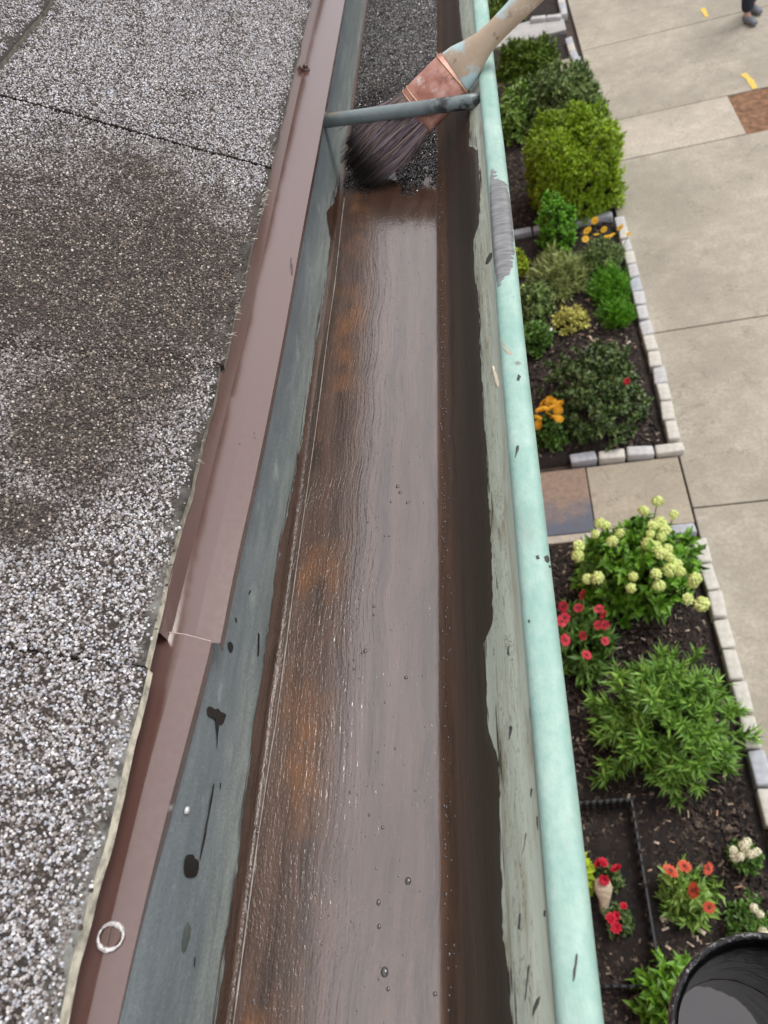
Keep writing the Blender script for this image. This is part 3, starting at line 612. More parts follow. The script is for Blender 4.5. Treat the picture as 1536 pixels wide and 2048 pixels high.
# ================================================================== HOUSE: wall, fascia, roof with shingles
house = empty('house', (XH, 0, 0)); tag(house, 'grey asphalt shingled roof eave and house wall along the left side', 'house')
MBR = Nd('brick_wall'); bo_ = MBR.xyz(); bt = MBR.n('ShaderNodeTexBrick', {'Vector': MBR.n('ShaderNodeCombineXYZ', {'X': bo_[1], 'Y': bo_[2]}).outputs[0], 'Scale': 4.5, 'Color1': (.25, .09, .055, 1), 'Color2': (.33, .13, .08, 1), 'Mortar': (.4, .37, .33, 1)})
MBRm = MBR.P(col=bt.outputs['Color'], rough=.85, nrm=MBR.bump(bt.outputs['Fac'], .004))
mb = MB(); mb.box((XH-.1, 4, (H-.6)/2), (.2, 20, H-.6)); mb.build('wall', MBRm, house, world=True)
MWH = simple('white_painted_wood', (.62, .61, .57), .6, var=.06)
mb = MB(); mb.box((-.225, 1.0, H-.44), (.03, 4.0, .19)); mb.box((XH+.04, 1.0, H-.545), (.12, 4.0, .015)); mb.build('fascia', MWH, house, bevel=.003, world=True)
# roof deck
mb = MB(); a = [roof(0.012, Y0-1, -.012), roof(3, Y0-1, -.012), roof(3, Y1+1, -.012), roof(.012, Y1+1, -.012), roof(0.012, Y0-1, -.03), roof(3, Y0-1, -.03), roof(3, Y1+1, -.03), roof(.012, Y1+1, -.03)]
mb.add(a, [(3, 2, 1, 0), (4, 5, 6, 7), (0, 1, 5, 4), (1, 2, 6, 5), (2, 3, 7, 6), (3, 0, 4, 7)]); rd = mb.build('roof', simple('deck_felt', (.03, .028, .027), .9), house, world=True)
S2 = (roof_sy(0, 178)[0]+roof_sy(112, 0)[0])/2
def jl(p, q):
    a, b = roof_sy(*p), roof_sy(*q); return lambda s: a[1]+(b[1]-a[1])*(s-a[0])/(b[0]-a[0])
J1, J2, J3 = jl((0, 205), (530, 345)), jl((0, 709), (420, 738)), jl((0, 1302), (250, 1336))
T = .0055
def shingle(s0, s1, ya, yb, h0, dens, seed, label, gs=(.0016, .0027)):
    """a sheet lying on the roof: s from s0 (butt edge) to s1, y between the curves ya(s), yb(s); asphalt slab + embedded stone granules in one mesh"""
    r = np.random.default_rng(seed)
    ns = 26; ymid0 = float(ya(np.array(s0))); ymid1 = float(yb(np.array(s0))); ny = max(12, int((ymid1-ymid0)/.006))
    tt = np.linspace(0, 1, ny); ss = np.linspace(0, 1, ns)
    Sg, Tg = np.meshgrid(ss, tt)
    edge = vnoise(np.arange(ny)*.21, seed, .0011, 3)[:, None]*(1-Sg)**8+vnoise(np.arange(ny)*.03, seed+1, .002, 2)[:, None]*(1-Sg)**3
    s = s0+edge+(s1-s0)*Sg**1.3; y = ya(s)*(1-Tg)+yb(s)*Tg
    y += vnoise(s[0]*60, seed+3, .0012)[None]*np.where(Tg < .5, (1-2*Tg)**6, 0)+vnoise(s[0]*60, seed+4, .0012)[None]*np.where(Tg > .5, (2*Tg-1)**6, 0)
    h = h0+T+vnoise(y*7+s*5, 77, .0012, 3)*(1-0*s)+r.normal(0, .00012, s.shape)
    h -= .0007*np.exp(-((Tg*(ymid1-ymid0))/.006)**2)+.0007*np.exp(-(((1-Tg)*(ymid1-ymid0))/.006)**2)
    top = roof(s, y, 0)+RN*h[..., None]; sb = s.copy(); sb[:, 0] -= .0030*np.clip(1-(y[:, 0]-.05)/.5, .22, 1); bot = roof(sb, y, 0)+RN*(h0-.0005)
    V = np.concatenate([top.reshape(-1, 3), bot.reshape(-1, 3)]); gf = grid_faces(ny, ns); nV = ny*ns
    per = [i*ns for i in range(ny)]
    Fe = [(per[i], per[i+1], per[i+1]+nV, per[i]+nV) for i in range(ny-1)]
    Fs_ = [(j+1, j, j+nV, j+1+nV) for j in range(ns-1)]+[((ny-1)*ns+j, (ny-1)*ns+j+1, (ny-1)*ns+j+1+nV, (ny-1)*ns+j+nV) for j in range(ns-1)]
    # granules: only where the photo could see them
    L = s1-s0; W = ymid1-ymid0; n = int(dens*L*W)
    gs_ = r.uniform(0, 1, n); gt = r.uniform(0, 1, n); gsv = s0+L*gs_; gy = ya(gsv)*(1-gt)+yb(gsv)*gt
    # thin out near the edge and in bare patches
    de = gsv-s0; bare = vnoise(gy*26+gsv*9, seed+7, 1, 3)*vnoise(gsv*31-gy*5, seed+9, 1, 3)
    keep = (r.uniform(0, 1, n) < np.clip((de-.0005+vnoise(gy*40, seed+5, .004))/.007, 0.05, 1))*(r.uniform(0, 1, n) < np.where(bare > .3, .65, 1))
    vis = gsv < .08+.45*np.clip(gy+.15, 0, 3)               # sector in front of the camera
    k = keep.astype(bool) & vis & (gy < 1.55) & (gy > -.12)
    gsv, gy = gsv[k], gy[k]; n = len(gy)
    gh = h0+T+vnoise(gy*7+gsv*5, 77, .0012, 3); base = roof(gsv, gy, 0)+RN*gh[:, None]
    R_ = r.uniform(gs[0], gs[1], n)*.5
    th = r.uniform(0, 6.28, n); e1 = np.array([-math.cos(PITCH), 0, math.sin(PITCH)]); e2 = np.array([0, 1., 0])
    tl = r.normal(0, .38, (n, 2)); nn = RN+e1*tl[:, :1]+e2*tl[:, 1:]; nn /= np.linalg.norm(nn, axis=1, keepdims=True)
    u1 = np.cos(th)[:, None]*e1+np.sin(th)[:, None]*e2; u2 = np.cross(nn, u1); u1 = np.cross(u2, nn)
    asp = r.uniform(.62, 1.0, n); hh = R_*r.uniform(.35, .95, n)
    ring = []
    for lvl, (sc, zz) in enumerate(((1.0, -.3), (.72, 1.0))):
        for q in range(5):
            an = q*2*math.pi/5+r.uniform(-.35, .35, n); rr_ = R_*sc*r.uniform(.75, 1.2, n)
            ring.append(base+u1*(np.cos(an)*rr_)[:, None]+u2*(np.sin(an)*rr_*asp)[:, None]+nn*(hh*zz)[:, None])
    GV = np.stack(ring, 1).reshape(-1, 3); b = np.arange(n)[:, None, None]*10+len(V)
    quad = (b+np.array([[q, (q+1) % 5, 5+(q+1) % 5, 5+q] for q in range(5)])[None]).reshape(-1, 4)
    capq = (b+np.array([[5, 6, 7, 8], [5, 8, 9, 9]])[None]).reshape(-1, 4)[::2]
    tri = (np.arange(n)[:, None]*10+len(V)+np.array([5, 8, 9])[None])
    allV = np.concatenate([V, GV]).astype(np.float32)
    quads = np.concatenate([gf, np.array(Fe), np.array(Fs_), quad, capq]); mi = np.concatenate([np.zeros(len(gf)), np.ones(len(Fe)), np.full(len(Fs_), 1 if False else 0), np.full(len(quad)+len(capq)+n, 2)])
    me = bpy.data.meshes.new('shingle'); me.vertices.add(len(allV)); me.vertices.foreach_set('co', allV.ravel())
    lo = np.concatenate([quads.ravel(), tri.ravel()]).astype(np.int32); me.loops.add(len(lo)); me.loops.foreach_set('vertex_index', lo)
    tot = np.concatenate([np.full(len(quads), 4), np.full(n, 3)]).astype(np.int32); me.polygons.add(len(tot)); me.polygons.foreach_set('loop_total', tot)
    me.polygons.foreach_set('loop_start', np.concatenate([[0], np.cumsum(tot)[:-1]]).astype(np.int32)); me.update(calc_edges=True)
    for m_ in (MA, ME, MG): me.materials.append(m_)
    me.polygons.foreach_set('material_index', mi.astype(np.int32)); me.polygons.foreach_set('use_smooth', np.concatenate([np.ones(len(gf)), np.zeros(len(tot)-len(gf))]).astype(bool)); me.validate()
    o = bpy.data.objects.new('shingle', me); COL.objects.link(o); o.parent = rd
    rd_loc = Vector(house.location)+Vector(rd.location); o.location = tuple(-rd_loc)
    if label: o['label'] = label
    return o
cst = lambda v: (lambda s: v+0*np.asarray(s))
D0 = 760000
shingle(0, S2+.06, lambda s: J1(s)+.0008, cst(Y1), .0012, D0*.72, 1, 'shingle with bright white-grey granules at the far end', (.0018, .0026))
shingle(0, S2+.06, lambda s: J2(s)+.0002, lambda s: J1(s)-.0008, 0, D0*.85, 2, 'shingle with a dark brown dirt stain')
shingle(0, S2+.06, lambda s: J3(s)+.0003, lambda s: J2(s)-.0002, .0003, D0*.95, 3, None)
shingle(0, S2+.06, cst(Y0), lambda s: J3(s)-.0003, -.0002, D0, 4, None)
shingle(S2, S2+.3, lambda s: J1(s)-.06+.0*s, cst(Y1), .0066, D0*.6, 5, 'upper course shingle lapping over the one below')
shingle(S2, S2+.3, cst(Y0), lambda s: J1(s)-.062+.0*s, .0060, D0*.5, 6, 'upper course shingle lapping over the one below')
# frayed glass fibres on the butt edge
mb = MB(); FIB = simple('glass_fibre', (.72, .70, .60), .5)
for (u, v), n in {(440, 700): 16, (462, 620): 22, (512, 430): 20, (520, 395): 26, (500, 470): 8, (395, 900): 6, (480, 560): 8}.items():
    y = on_plane(u, v, (XE, 0, H+ZE+.003), np.array([0, 0, 1.]))[1]
    for _ in range(n):
        yy = y+random.gauss(0, .010); p0 = roof(.0015, yy, T*.8); L = random.uniform(.002, .008); dv = np.array([1, random.uniform(-.9, .9), random.uniform(-.5, .6)]); dv = dv/np.linalg.norm(dv)*L
        mb.tube([p0, p0+dv*.6, p0+dv+np.array([0, 0, -.0006])], [.00016, .00012, .00006], 3, cap=False)
fo = mb.build('frayed_fibres', FIB, rd); fo.location = tuple(-(Vector(house.location)+Vector(rd.location))); fo['kind'] = 'stuff'

# ================================================================== DRIP-EDGE FLASHING
kx = lambda u, v: (lambda d: d[0]/d[2])(ray(u, v))
drip = empty('drip_edge', (-.21, 0, H-.33)); tag(drip, 'glossy brown metal drip edge between the shingles and the gutter', 'flashing')
ZC, ZR = -.3385, -.3450
def sheet_flash(ya, yb, crease, right, lift, name='flashing_sheet', label=None, lip=.010, slant=0):
    """crease/right: lists of photo points; the edge follows them"""
    ys = np.arange(ya, yb+.001, .012)
    cp = sorted([(on_plane(u, v, (0, 0, H+ZC), np.array([0, 0, 1.]))) for u, v in crease], key=lambda p: p[1]); rp = sorted([(on_plane(u, v, (0, 0, H+ZR), np.array([0, 0, 1.]))) for u, v in right], key=lambda p: p[1])
    cx_ = np.interp(ys, [p[1] for p in cp], [p[0] for p in cp]); rx_ = np.interp(ys, [p[1] for p in rp], [p[0] for p in rp])
    k_ = np.ones(9)/9; pad = lambda a: np.convolve(np.pad(a, 4, mode='edge'), k_, 'valid'); cx_, rx_ = pad(cx_), pad(rx_)
    wav = vnoise(ys*4, 5, .0004, 2)
    cols = [(XE-.035+0*ys, ZE+.014+0*ys), (XE-.001+0*ys, ZE-.0008+0*ys), (XE-.0004+0*ys, ZE-.0022+0*ys), (cx_, ZC+wav), ((cx_+rx_)/2, (ZC+ZR)/2+.0002+wav*2), (rx_, ZR+wav), (rx_-.003, ZR-lip+wav)]
    dz = lift(ys) if callable(lift) else lift
    outer = np.stack([np.stack([x_, ys, H+z_+dz], -1) for x_, z_ in cols], 1)
    if slant:
        fr = np.array([0, 0, 0, 0, .35, 1, 1])[None, :]; outer[:, :, 1] -= slant*fr*np.exp(-(yb-ys)/.02)[:, None]
    V = outer.reshape(-1, 3); o = mesh(name, V, grid_faces(len(ys), len(cols))[:, ::-1], MF, drip, smooth=False, world=True)
    m_ = o.modifiers.new('thick', 'SOLIDIFY'); m_.thickness = .0004; m_.offset = -1
    if label: o['label'] = label
    if slant:
        m2 = MB(); m2.tube([outer[-1, k]+np.array([0, .0002, .0004]) for k in range(2, 6)], .0004, 6); m2.build('cut_edge', simple('pale_lap_edge', (.50, .40, .38), .45), o)  # thin paler line along the end of the lapped sheet
    return o
cr_ = [(635, 0), (498, 640), (352, 1227), (287, 1400), (190, 1800), (130, 2048)]
yj = on_plane(390, 1240, (0, 0, H+ZC), np.array([0, 0, 1.]))[1]
sheet_flash(yj-.012, Y1, cr_, [(689, 0), (640, 270), (597, 500), (562, 700), (510, 960), (452, 1200), (440, 1262), (430, 1320)], lambda y: -.0022*np.exp(-np.maximum(y-yj, 0)/.05))
sheet_flash(Y0, yj+.004, [(627, 0), (490, 640), (341, 1227), (275, 1400), (180, 1800), (120, 2048)], [(433, 1255), (400, 1390), (352, 1560), (290, 1800), (235, 2048)], .0008, label='nearer brown flashing sheet lapped over the farther one', slant=.010)
def screw(u, v, r, ring):
    n = np.array([.35, 0, .94]); n /= np.linalg.norm(n); p = on_plane(u, v, (0, 0, H+(ZC+ZR)/2), np.array([0, 0, 1.])) if ring else on_plane(u, v, (0, 0, H+ZC), np.array([0, 0, 1.]))
    q = Vector(n).to_track_quat('Z', 'Y').to_matrix(); sc = empty('screw', tuple(p)); return sc, p, q
# hex screw on the crease
p = on_plane(611, 138, (0, 0, H+ZC), np.array([0, 0, 1.])); q = Vector((.3, .1, .95)).to_track_quat('Z', 'Y').to_matrix()
MSC = simple('brown_screw_head', (.13, .08, .07), .35, metal=.3)
sc = empty('screw', tuple(p)); tag(sc, 'brown screw standing proud on the flashing crease near the roof edge', 'screw')
mb = MB(); mb.tube([q @ Vector((0, 0, -.002)), q @ Vector((0, 0, .0012))], .0052, 20); mb.build('washer', MSC, sc, smooth=False, bevel=.0004)
mb = MB(); mb.tube([q @ Vector((0, 0, .0012)), q @ Vector((0, 0, .0048))], .0034, 6); mb.build('head', MSC, sc, bevel=.0004)
# round slotted screw with a ring of sealant
p = on_plane(222, 1874, (0, 0, H-.3402), np.array([0, 0, 1.])); q = Vector((.28, 0, .95)).to_track_quat('Z', 'Y').to_matrix()
sc = empty('screw', tuple(p)); tag(sc, 'round slotted screw ringed with clear sealant on the nearest flashing', 'screw')
mb = MB(); n = 36; ringp = []; R0 = .0052
rad_ = [.0009+.0004*math.sin(k*.36+2)+.00012*math.sin(k*1.9) for k in range(n+1)]; rad_[-1] = rad_[0]
for k in range(n+1):
    a = 2*math.pi*k/n; ringp.append(q @ Vector((math.cos(a)*R0*(1+.03*math.sin(3*a)), math.sin(a)*R0*1.08, .0008)))
mb.tube(ringp, rad_, 8, cap=False); mb.build('sealant_ring', simple('clear_sealant', (.52, .50, .50), .2, var=.5, sc=500, bump=.0006, ior=1.9), sc, smooth=True)
mb = MB(); 
for sgn in (-1, 1):
    V = []; N2 = 14
    for zt in (0, .0012):
        for k in range(N2+1):
            a = math.pi*k/N2; V.append(q @ Vector((math.cos(a)*.0043, sgn*(.00055+math.sin(a)*.0037), zt)))
    fs = [tuple(range(N2+1, 2*N2+2))] + [(k, k+1, k+N2+2, k+N2+1) for k in range(N2)]+[(N2, 0, N2+1, 2*N2+1)]
    mb.add(V, fs)
mb.build('head', MSC, sc, bevel=.0003)

# ================================================================== GUTTER
gut = empty('copper_gutter', (-.11, 0, H-.45)); tag(gut, 'weathered copper gutter with mint green rolled front edge running up the picture', 'gutter')
MW, MFR, MBD, MCO, MGR = m_patina_wall(), m_patina_front(), m_bead(), m_coat(), m_grit()
ys = np.arange(Y0, Y1+.001, .02)
an_ = np.linspace(0, arc[-1], 70); pf = prof(an_)
def trough(a0, a1, m_, name):
    aa = np.linspace(a0, a1, 50); pf = prof(aa); V = np.stack([np.stack([pf[:, 0], np.full(len(pf), y), H+pf[:, 1]], -1) for y in ys])
    dent = vnoise(ys*6, 3, .0006, 3)[:, None]*np.interp(aa, [0, arc[3], arc[5], arc[9], arc[13], arc[-1]], [1, 1, 0, 0, 1, 0])[None]
    V[:, :, 0] += dent
    o = mesh(name, V.reshape(-1, 3), grid_faces(len(ys), len(aa)), m_, gut, smooth=True, world=True); s = o.modifiers.new('thick', 'SOLIDIFY'); s.thickness = .001; s.offset = -1; return o
trough(0, arc[7], MW, 'back_wall'); trough(arc[7], arc[-1], MFR, 'front_wall')
# rolled bead; its two outlines follow the photo
BI = [(950, 0), (962, 198), (977, 366), (984, 490), (992, 594), (1010, 850), (1029, 1083), (1055, 1400), (1063, 1485), (1093, 1780), (1118, 2048)]
BO = [(985, 0), (1020, 350), (1041, 545), (1070, 850), (1100, 1130), (1143, 1500), (1205, 2048)]
hz = np.array([0, 0, 1.])
bi = np.array([on_plane(u, v, (0, 0, H-.3685), hz) for u, v in BI]); bo = np.array([on_plane(u, v, (0, 0, H-.3685), hz) for u, v in BO])
ki = np.polyfit(bi[:, 1], bi[:, 0], 1); ko = np.polyfit(bo[:, 1], bo[:, 0], 1)
print('bead', ki, ko)
XI, XO = np.median(bi[:, 0]), np.median(bo[:, 0]); BC = (XI+XO)/2; BRD = (XO-XI)/2; BZ = -.3600-BRD
print('bead x', XI, XO, BRD)
def bxz(a, r):
    c_, s_ = math.cos(a), math.sin(a); return BC+math.copysign(abs(c_)**.72, c_)*r, BZ+math.copysign(abs(s_)**.72, s_)*r
def bead_pt(y, a, r=BRD):
    x_, z_ = bxz(a, r); return np.array([x_+float(vnoise(y*2.5, 9, .0007, 5)), y, H+z_])
nb = 32; V = np.array([[bead_pt(y, 2*math.pi*k/nb) for k in range(nb+1)] for y in ys])
bd = mesh('rolled_bead', V.reshape(-1, 3), grid_faces(len(ys), nb+1)[:, ::-1], MBD, gut, smooth=True, world=True)
# outer face of the gutter below the bead
mb = MB(); op = [(XO-.002, BZ-.004), (XO-.006, BZ-.02), (XO-.02, BZ-.045), (XO-.045, BZ-.07), (FR+.01, ZF-.003)]
V = np.array([[(x_, y, H+z_) for x_, z_ in op] for y in ys]); mesh('front_face', V.reshape(-1, 3), grid_faces(len(ys), len(op)), MBD, gut, smooth=True, world=True)

# coating: covers the floor and the lower walls, ragged upper edges from the photo
LB = [(430, 2048), (450, 1900), (470, 1750), (492, 1600), (507, 1450), (517, 1390), (538, 1240), (551, 1135), (560, 1110), (557, 1090), (572, 1040), (590, 950), (602, 892), (613, 806), (630, 700), (642, 627), (655, 540), (660, 474), (652, 425), (667, 405), (676, 370), (690, 330), (697, 280)]
RB = [(1027, 2048), (1020, 1985), (1006, 1875), (1004, 1780), (1001, 1685), (1001, 1560), (997, 1530), (976, 1440), (976, 1419), (978, 1463), (974, 1400), (970, 1330), (967, 1286), (984, 1250), (985, 1200), (984, 1125), (980, 1040), (974, 950), (968, 850), (961, 724), (958, 643), (955, 604), (948, 529), (947, 480), (958, 448), (961, 370), (955, 300), (938, 292), (940, 200), (925, 90), (918, 0)]
lh = sorted([wall_hit(u, v, False)[::-1] for u, v in LB]); rh = sorted([wall_hit(u, v, True)[::-1] for u, v in RB])
yc = np.arange(Y0, 1.9, .0025)
la = np.interp(yc, [p[0] for p in lh], [p[1] for p in lh]); ra = np.interp(yc, [p[0] for p in rh], [p[1] for p in rh])
def ragged(y, seed, amp, f):                                # feathered brush edge: saw-like streak ends
    return vnoise(y*f, seed, amp*.6, 4)+np.where((vnoise(y*f*3.3, seed+1, 1, 2) > .45), amp, 0)
la = la+ragged(yc, 21, .0012, 60); ra = ra+ragged(yc, 31, .0012, 60)
la = np.clip(la, .02, arc[4]); ra = np.clip(ra, arc[10], arc[-1]-.002)
nc = 90; V = []; TT = np.linspace(0, 1, nc)
for y, a, b in zip(yc, la, ra):
    aa = a+(b-a)*TT; p_ = prof(aa); q_ = prof(np.clip(aa+.0008, 0, arc[-1])); q0 = prof(np.clip(aa-.0008, 0, arc[-1])); t_ = q_-q0; t_ /= np.linalg.norm(t_, axis=1, keepdims=True)+1e-9
    nrm = np.stack([-t_[:, 1], t_[:, 0]], -1); th_ = .0012*np.clip(np.minimum(TT, 1-TT)*60, 0.3, 1)
    # liquid pools level on the floor with a small meniscus
    V.append(np.stack([p_[:, 0]+nrm[:, 0]*th_, np.full(nc, y), H+np.maximum(p_[:, 1]+nrm[:, 1]*th_, ZF+.0016)], -1))
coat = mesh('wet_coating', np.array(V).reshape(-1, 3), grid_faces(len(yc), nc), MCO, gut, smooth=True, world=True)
mb = MB()
def sliver(side, y, a, L, wd_):
    n_ = 9; up_, dn_ = [], []
    for i in range(n_):
        t = i/(n_-1); w_ = wd_*math.sin(math.pi*min(1, t*1.02+.01))**.7*random.uniform(.6, 1.1); yy = y+L*t; ac = a+float(vnoise(yy*40, 3, .0006))
        for lst, da in ((up_, -w_), (dn_, w_)):
            aa = min(max(ac+da, .012), arc[-1]-.001); q_ = prof(aa); q2 = prof(aa+.0005); t_ = (q2-q_)/np.linalg.norm(q2-q_); lst.append((q_[0]-t_[1]*.0005, yy, H+q_[1]+t_[0]*.0005))
    mb.add(up_+dn_, [(i, i+1, n_+i+1, n_+i)[::-1] for i in range(n_-1)])
for _ in range(75):
    y = random.uniform(-.05, .85); a = float(np.interp(y, yc, la)); sliver('L', y, a-abs(random.gauss(.0008, .0022)), random.uniform(.01, .05), random.uniform(.0002, .0006))
for _ in range(90):
    y = random.uniform(-.05, 1.0); a = float(np.interp(y, yc, ra)); sliver('R', y, a+abs(random.gauss(.0006, .0016)), random.uniform(.008, .035), random.uniform(.0002, .0006))
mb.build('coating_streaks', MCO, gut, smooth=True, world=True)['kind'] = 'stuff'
# meniscus glint along the left edge of the pool, painted as a pale line
LN = [(464, 2048), (490, 1850), (513, 1680), (519, 1640), (549, 1450), (540, 1500), (585, 1180), (600, 1070), (631, 850), (645, 740), (655, 660), (668, 570), (676, 500), (681, 450), (688, 392)]
lp = sorted([tuple(on_plane(u, v, (0, 0, H+ZF+.004), hz)) for u, v in LN], key=lambda p: p[1]); yl = np.arange(-.12, lp[-1][1], .004)
mb = MB(); xl = np.interp(yl, [p[1] for p in lp], [p[0] for p in lp]); rl = .0003+np.abs(vnoise(yl*50, 8, .0003))
mb.tube([(x_, y_, H+ZF+.0022) for x_, y_ in zip(xl, yl)], list(rl), 6); mb.build('pool_edge_glint', simple('painted_meniscus_glint', (.30, .27, .25), .5, var=.3, sc=200), gut, smooth=True, world=True)
print('pool line x', xl.min(), xl.max())
# droplets and bubbles standing on the coating
def dome(c, r, nn, mb, asp=1.0, k=8, h=.55):
    nn = Vector(nn).normalized(); e1 = Vector((0, 1, 0)); e1 = (e1-nn*e1.dot(nn)).normalized(); e2 = nn.cross(e1); V = []
    for (rr, hh) in ((1, -.1), (.8, .6), (.4, .93)):
        for j in range(k):
            a = 2*math.pi*j/k; V.append(Vector(c)+e1*math.cos(a)*r*rr*asp+e2*math.sin(a)*r*rr+nn*r*h*hh)
    V.append(Vector(c)+nn*r*h); Fs = []
    for l in range(2):
        for j in range(k): Fs.append((l*k+j, l*k+(j+1) % k, (l+1)*k+(j+1) % k, (l+1)*k+j))
    Fs += [(2*k+j, 2*k+(j+1) % k, 3*k) for j in range(k)]
    mb.add(V, Fs)
mb = MB()
for (u, v, r) in [(795, 973, .0016), (800, 985, .0014), (815, 1005, .0013), (782, 1004, .001), (735, 1045, .001), (770, 1072, .0008), (778, 1072, .0009), (748, 1213, .0012), (748, 1230, .001), (730, 1302, .0014), (724, 1306, .001), (708, 1320, .001), (708, 1338, .0009), (812, 1355, .0014), (707, 1243, .0009), (718, 1197, .0009), (693, 1384, .0008), (770, 1405, .0007), (816, 1762, .0019), (769, 1944, .0022), (757, 1805, .0013), (758, 1853, .0012), (776, 1978, .001), (870, 1988, .0012), (515, 1665, .0014), (765, 1655, .001), (790, 1497, .0008), (756, 1505, .0007), (738, 1630, .0008), (700, 1585, .0008)]:
    p = on_plane(u, v, (0, 0, H+ZF+.0016), hz); dome(p, r, (0, 0, 1), mb, random.uniform(1, 1.4), 10)
for _ in range(700):
    y = random.uniform(-.06, .75); x = random.choice((random.gauss(-.13, .02), random.gauss(-.165, .012), random.uniform(-.19, -.09))); x = x if -.186 < x < -.086 else random.uniform(-.18, -.09)
    dome((x, y, H+ZF+.0015), random.uniform(.00025, .0007), (0, 0, 1), mb, random.uniform(1, 2.2), 6, .45)
for _ in range(260):
    y = random.uniform(-.06, .8); a = arc[10]+abs(random.gauss(0, .005)); pq = prof(a); dome((pq[0]-.0008, y, H+pq[1]+.0012), random.uniform(.0003, .0008), (-.6, 0, .8), mb, random.uniform(1, 1.8), 6, .5)
d = Nd('coating_droplet'); MDR = d.P(col=(.05, .045, .045), rough=.06, ior=1.9)
o = mb.build('droplets', MDR, gut, smooth=True, world=True); o['kind'] = 'stuff'
# black paint splashes: blobs with drips lying on the walls
def blob(pxs, side, mat, name, th=.00015, label=None):
    pts = []
    if len(pxs) > 4:
        for _ in range(2):
            q = []
            for a_, b_ in zip(pxs, pxs[1:]+pxs[:1]): q += [(a_[0]*.75+b_[0]*.25, a_[1]*.75+b_[1]*.25), (a_[0]*.25+b_[0]*.75, a_[1]*.25+b_[1]*.75)]
            pxs = q
        pxs = [(a_+random.uniform(-.5, .5), b_+random.uniform(-.6, .6)) for a_, b_ in pxs]
    for u, v in pxs:
        if side == 'L': a, y = wall_hit(u, v, False); p_ = prof(a); nn = (1, 0, .05)
        elif side == 'R': a, y = wall_hit(u, v, True); p_ = prof(a); nn = (-.8, 0, .6)
        elif side == 'F': q_ = on_plane(u, v, (0, 0, H+ZF+.0018), hz); pts.append(q_); nn = (0, 0, 1); continue
        elif side == 'S': q_ = on_plane(u, v, (0, 0, H+(ZC+ZR)/2+.001), hz); pts.append(q_); nn = (.45, 0, .9); continue
        else:
            d_ = ray(u, v); k_ = d_[0]/d_[2]
            best = min(np.linspace(0, math.pi, 200), key=lambda a_: abs(bxz(a_, BRD)[0]/bxz(a_, BRD)[1]-k_)); x_, z_ = bxz(best, BRD)
            pts.append(np.array([x_+float(0)+float(vnoise(d_[1]/d_[2]*z_*2.5, 9, .0007, 5)), d_[1]/d_[2]*z_, H+z_])); nn = (math.cos(best), 0, math.sin(best)); continue
        pts.append(np.array([p_[0], y, H+p_[1]]))
    n = len(pts); nn = np.array(nn, float); nn /= np.linalg.norm(nn); c = np.mean(pts, axis=0)
    V = [p_+nn*.0001 for p_ in pts]+[p_*.88+c*.12+nn*th for p_ in pts]+[c+nn*th*1.3]
    Fs = [(i, (i+1) % n, n+(i+1) % n, n+i) for i in range(n)]+[(n+i, n+(i+1) % n, 2*n) for i in range(n)]
    o = mesh(name, V, Fs, mat, gut, smooth=True, world=True)
    if label: o['label'] = label
    return o
MTAR = simple('black_wet_tar', (.012, .011, .010), .45, ior=1.3)
blob([(413, 1414), (424, 1413), (430, 1420), (437, 1416), (442, 1425), (453, 1427), (450, 1440), (443, 1452), (438, 1448), (436, 1470), (434, 1497), (433, 1497), (432, 1460), (428, 1432), (422, 1437), (414, 1430)], 'L', MTAR, 'paint_splatter')
blob([(378, 1708), (388, 1710), (390, 1718), (399, 1722), (397, 1742), (391, 1756), (370, 1756), (367, 1735), (371, 1712)], 'L', MTAR, 'paint_splatter')
blob([(427, 1565), (429, 1568), (425, 1590), (414, 1650), (401, 1722), (398, 1722), (411, 1650), (422, 1590)], 'L', MTAR, 'paint_splatter', .0004)
blob([(454, 1286), (462, 1282), (467, 1292), (464, 1306), (459, 1305)], 'L', MTAR, 'paint_splatter')
blob([(470, 1235), (473, 1236), (474, 1245), (471, 1243)], 'L', MTAR, 'paint_splatter')
blob([(516, 1265), (519, 1268), (517, 1313), (515, 1312)], 'L', MTAR, 'paint_splatter', .0003)
blob([(500, 1180), (502, 1182), (498, 1190), (497, 1187)], 'L', MTAR, 'paint_splatter')
blob([(376, 1842), (380, 1850), (383, 1860), (376, 1890), (370, 1905), (364, 1905), (366, 1870)], 'L', simple('grey_green_drip', (.07, .09, .08), .25, ior=1.7), 'paint_splatter')
blob([(389, 1913), (391, 1915), (390, 1935), (388, 1933)], 'L', MTAR, 'paint_splatter')
blob([(440, 1565), (442, 1566), (441, 1578), (439, 1577)], 'L', MTAR, 'paint_splatter')
MDIRT = simple('grey_dirt_mark', (.05, .05, .048), .6)
for c_ in [[(978, 507), (984, 504), (986, 513), (975, 531), (969, 527)], [(1018, 1450), (1026, 1453), (1023, 1468), (1017, 1485), (1020, 1465)], [(1052, 1665), (1054, 1667), (1046, 1708), (1050, 1690)], [(1039, 1826), (1042, 1828), (1040, 1860), (1036, 1858)], [(1078, 1990), (1083, 1995), (1067, 2033), (1064, 2032), (1068, 2012)], [(1088, 1820), (1094, 1822), (1091, 1834), (1087, 1832)], [(1062, 1576), (1065, 1578), (1063, 1596), (1061, 1590)], [(1074, 1632), (1076, 1634), (1077, 1662), (1074, 1650)], [(993, 1150), (996, 1180), (994, 1175)], [(1057, 1930), (1060, 1932), (1052, 2005), (1050, 2000)], [(1017, 1293), (1019, 1293), (1018, 1312), (1014, 1308)]]:
    blob(c_, 'R', MDIRT, 'dirt_mark', .0003)
blob([(985, 733), (988, 730), (991, 742), (996, 752), (1000, 768), (997, 777), (992, 770), (989, 755)], 'R', simple('cream_flake', (.78, .70, .55), .6), 'paint_flake', .001, 'cream paint flake on the inner front wall')
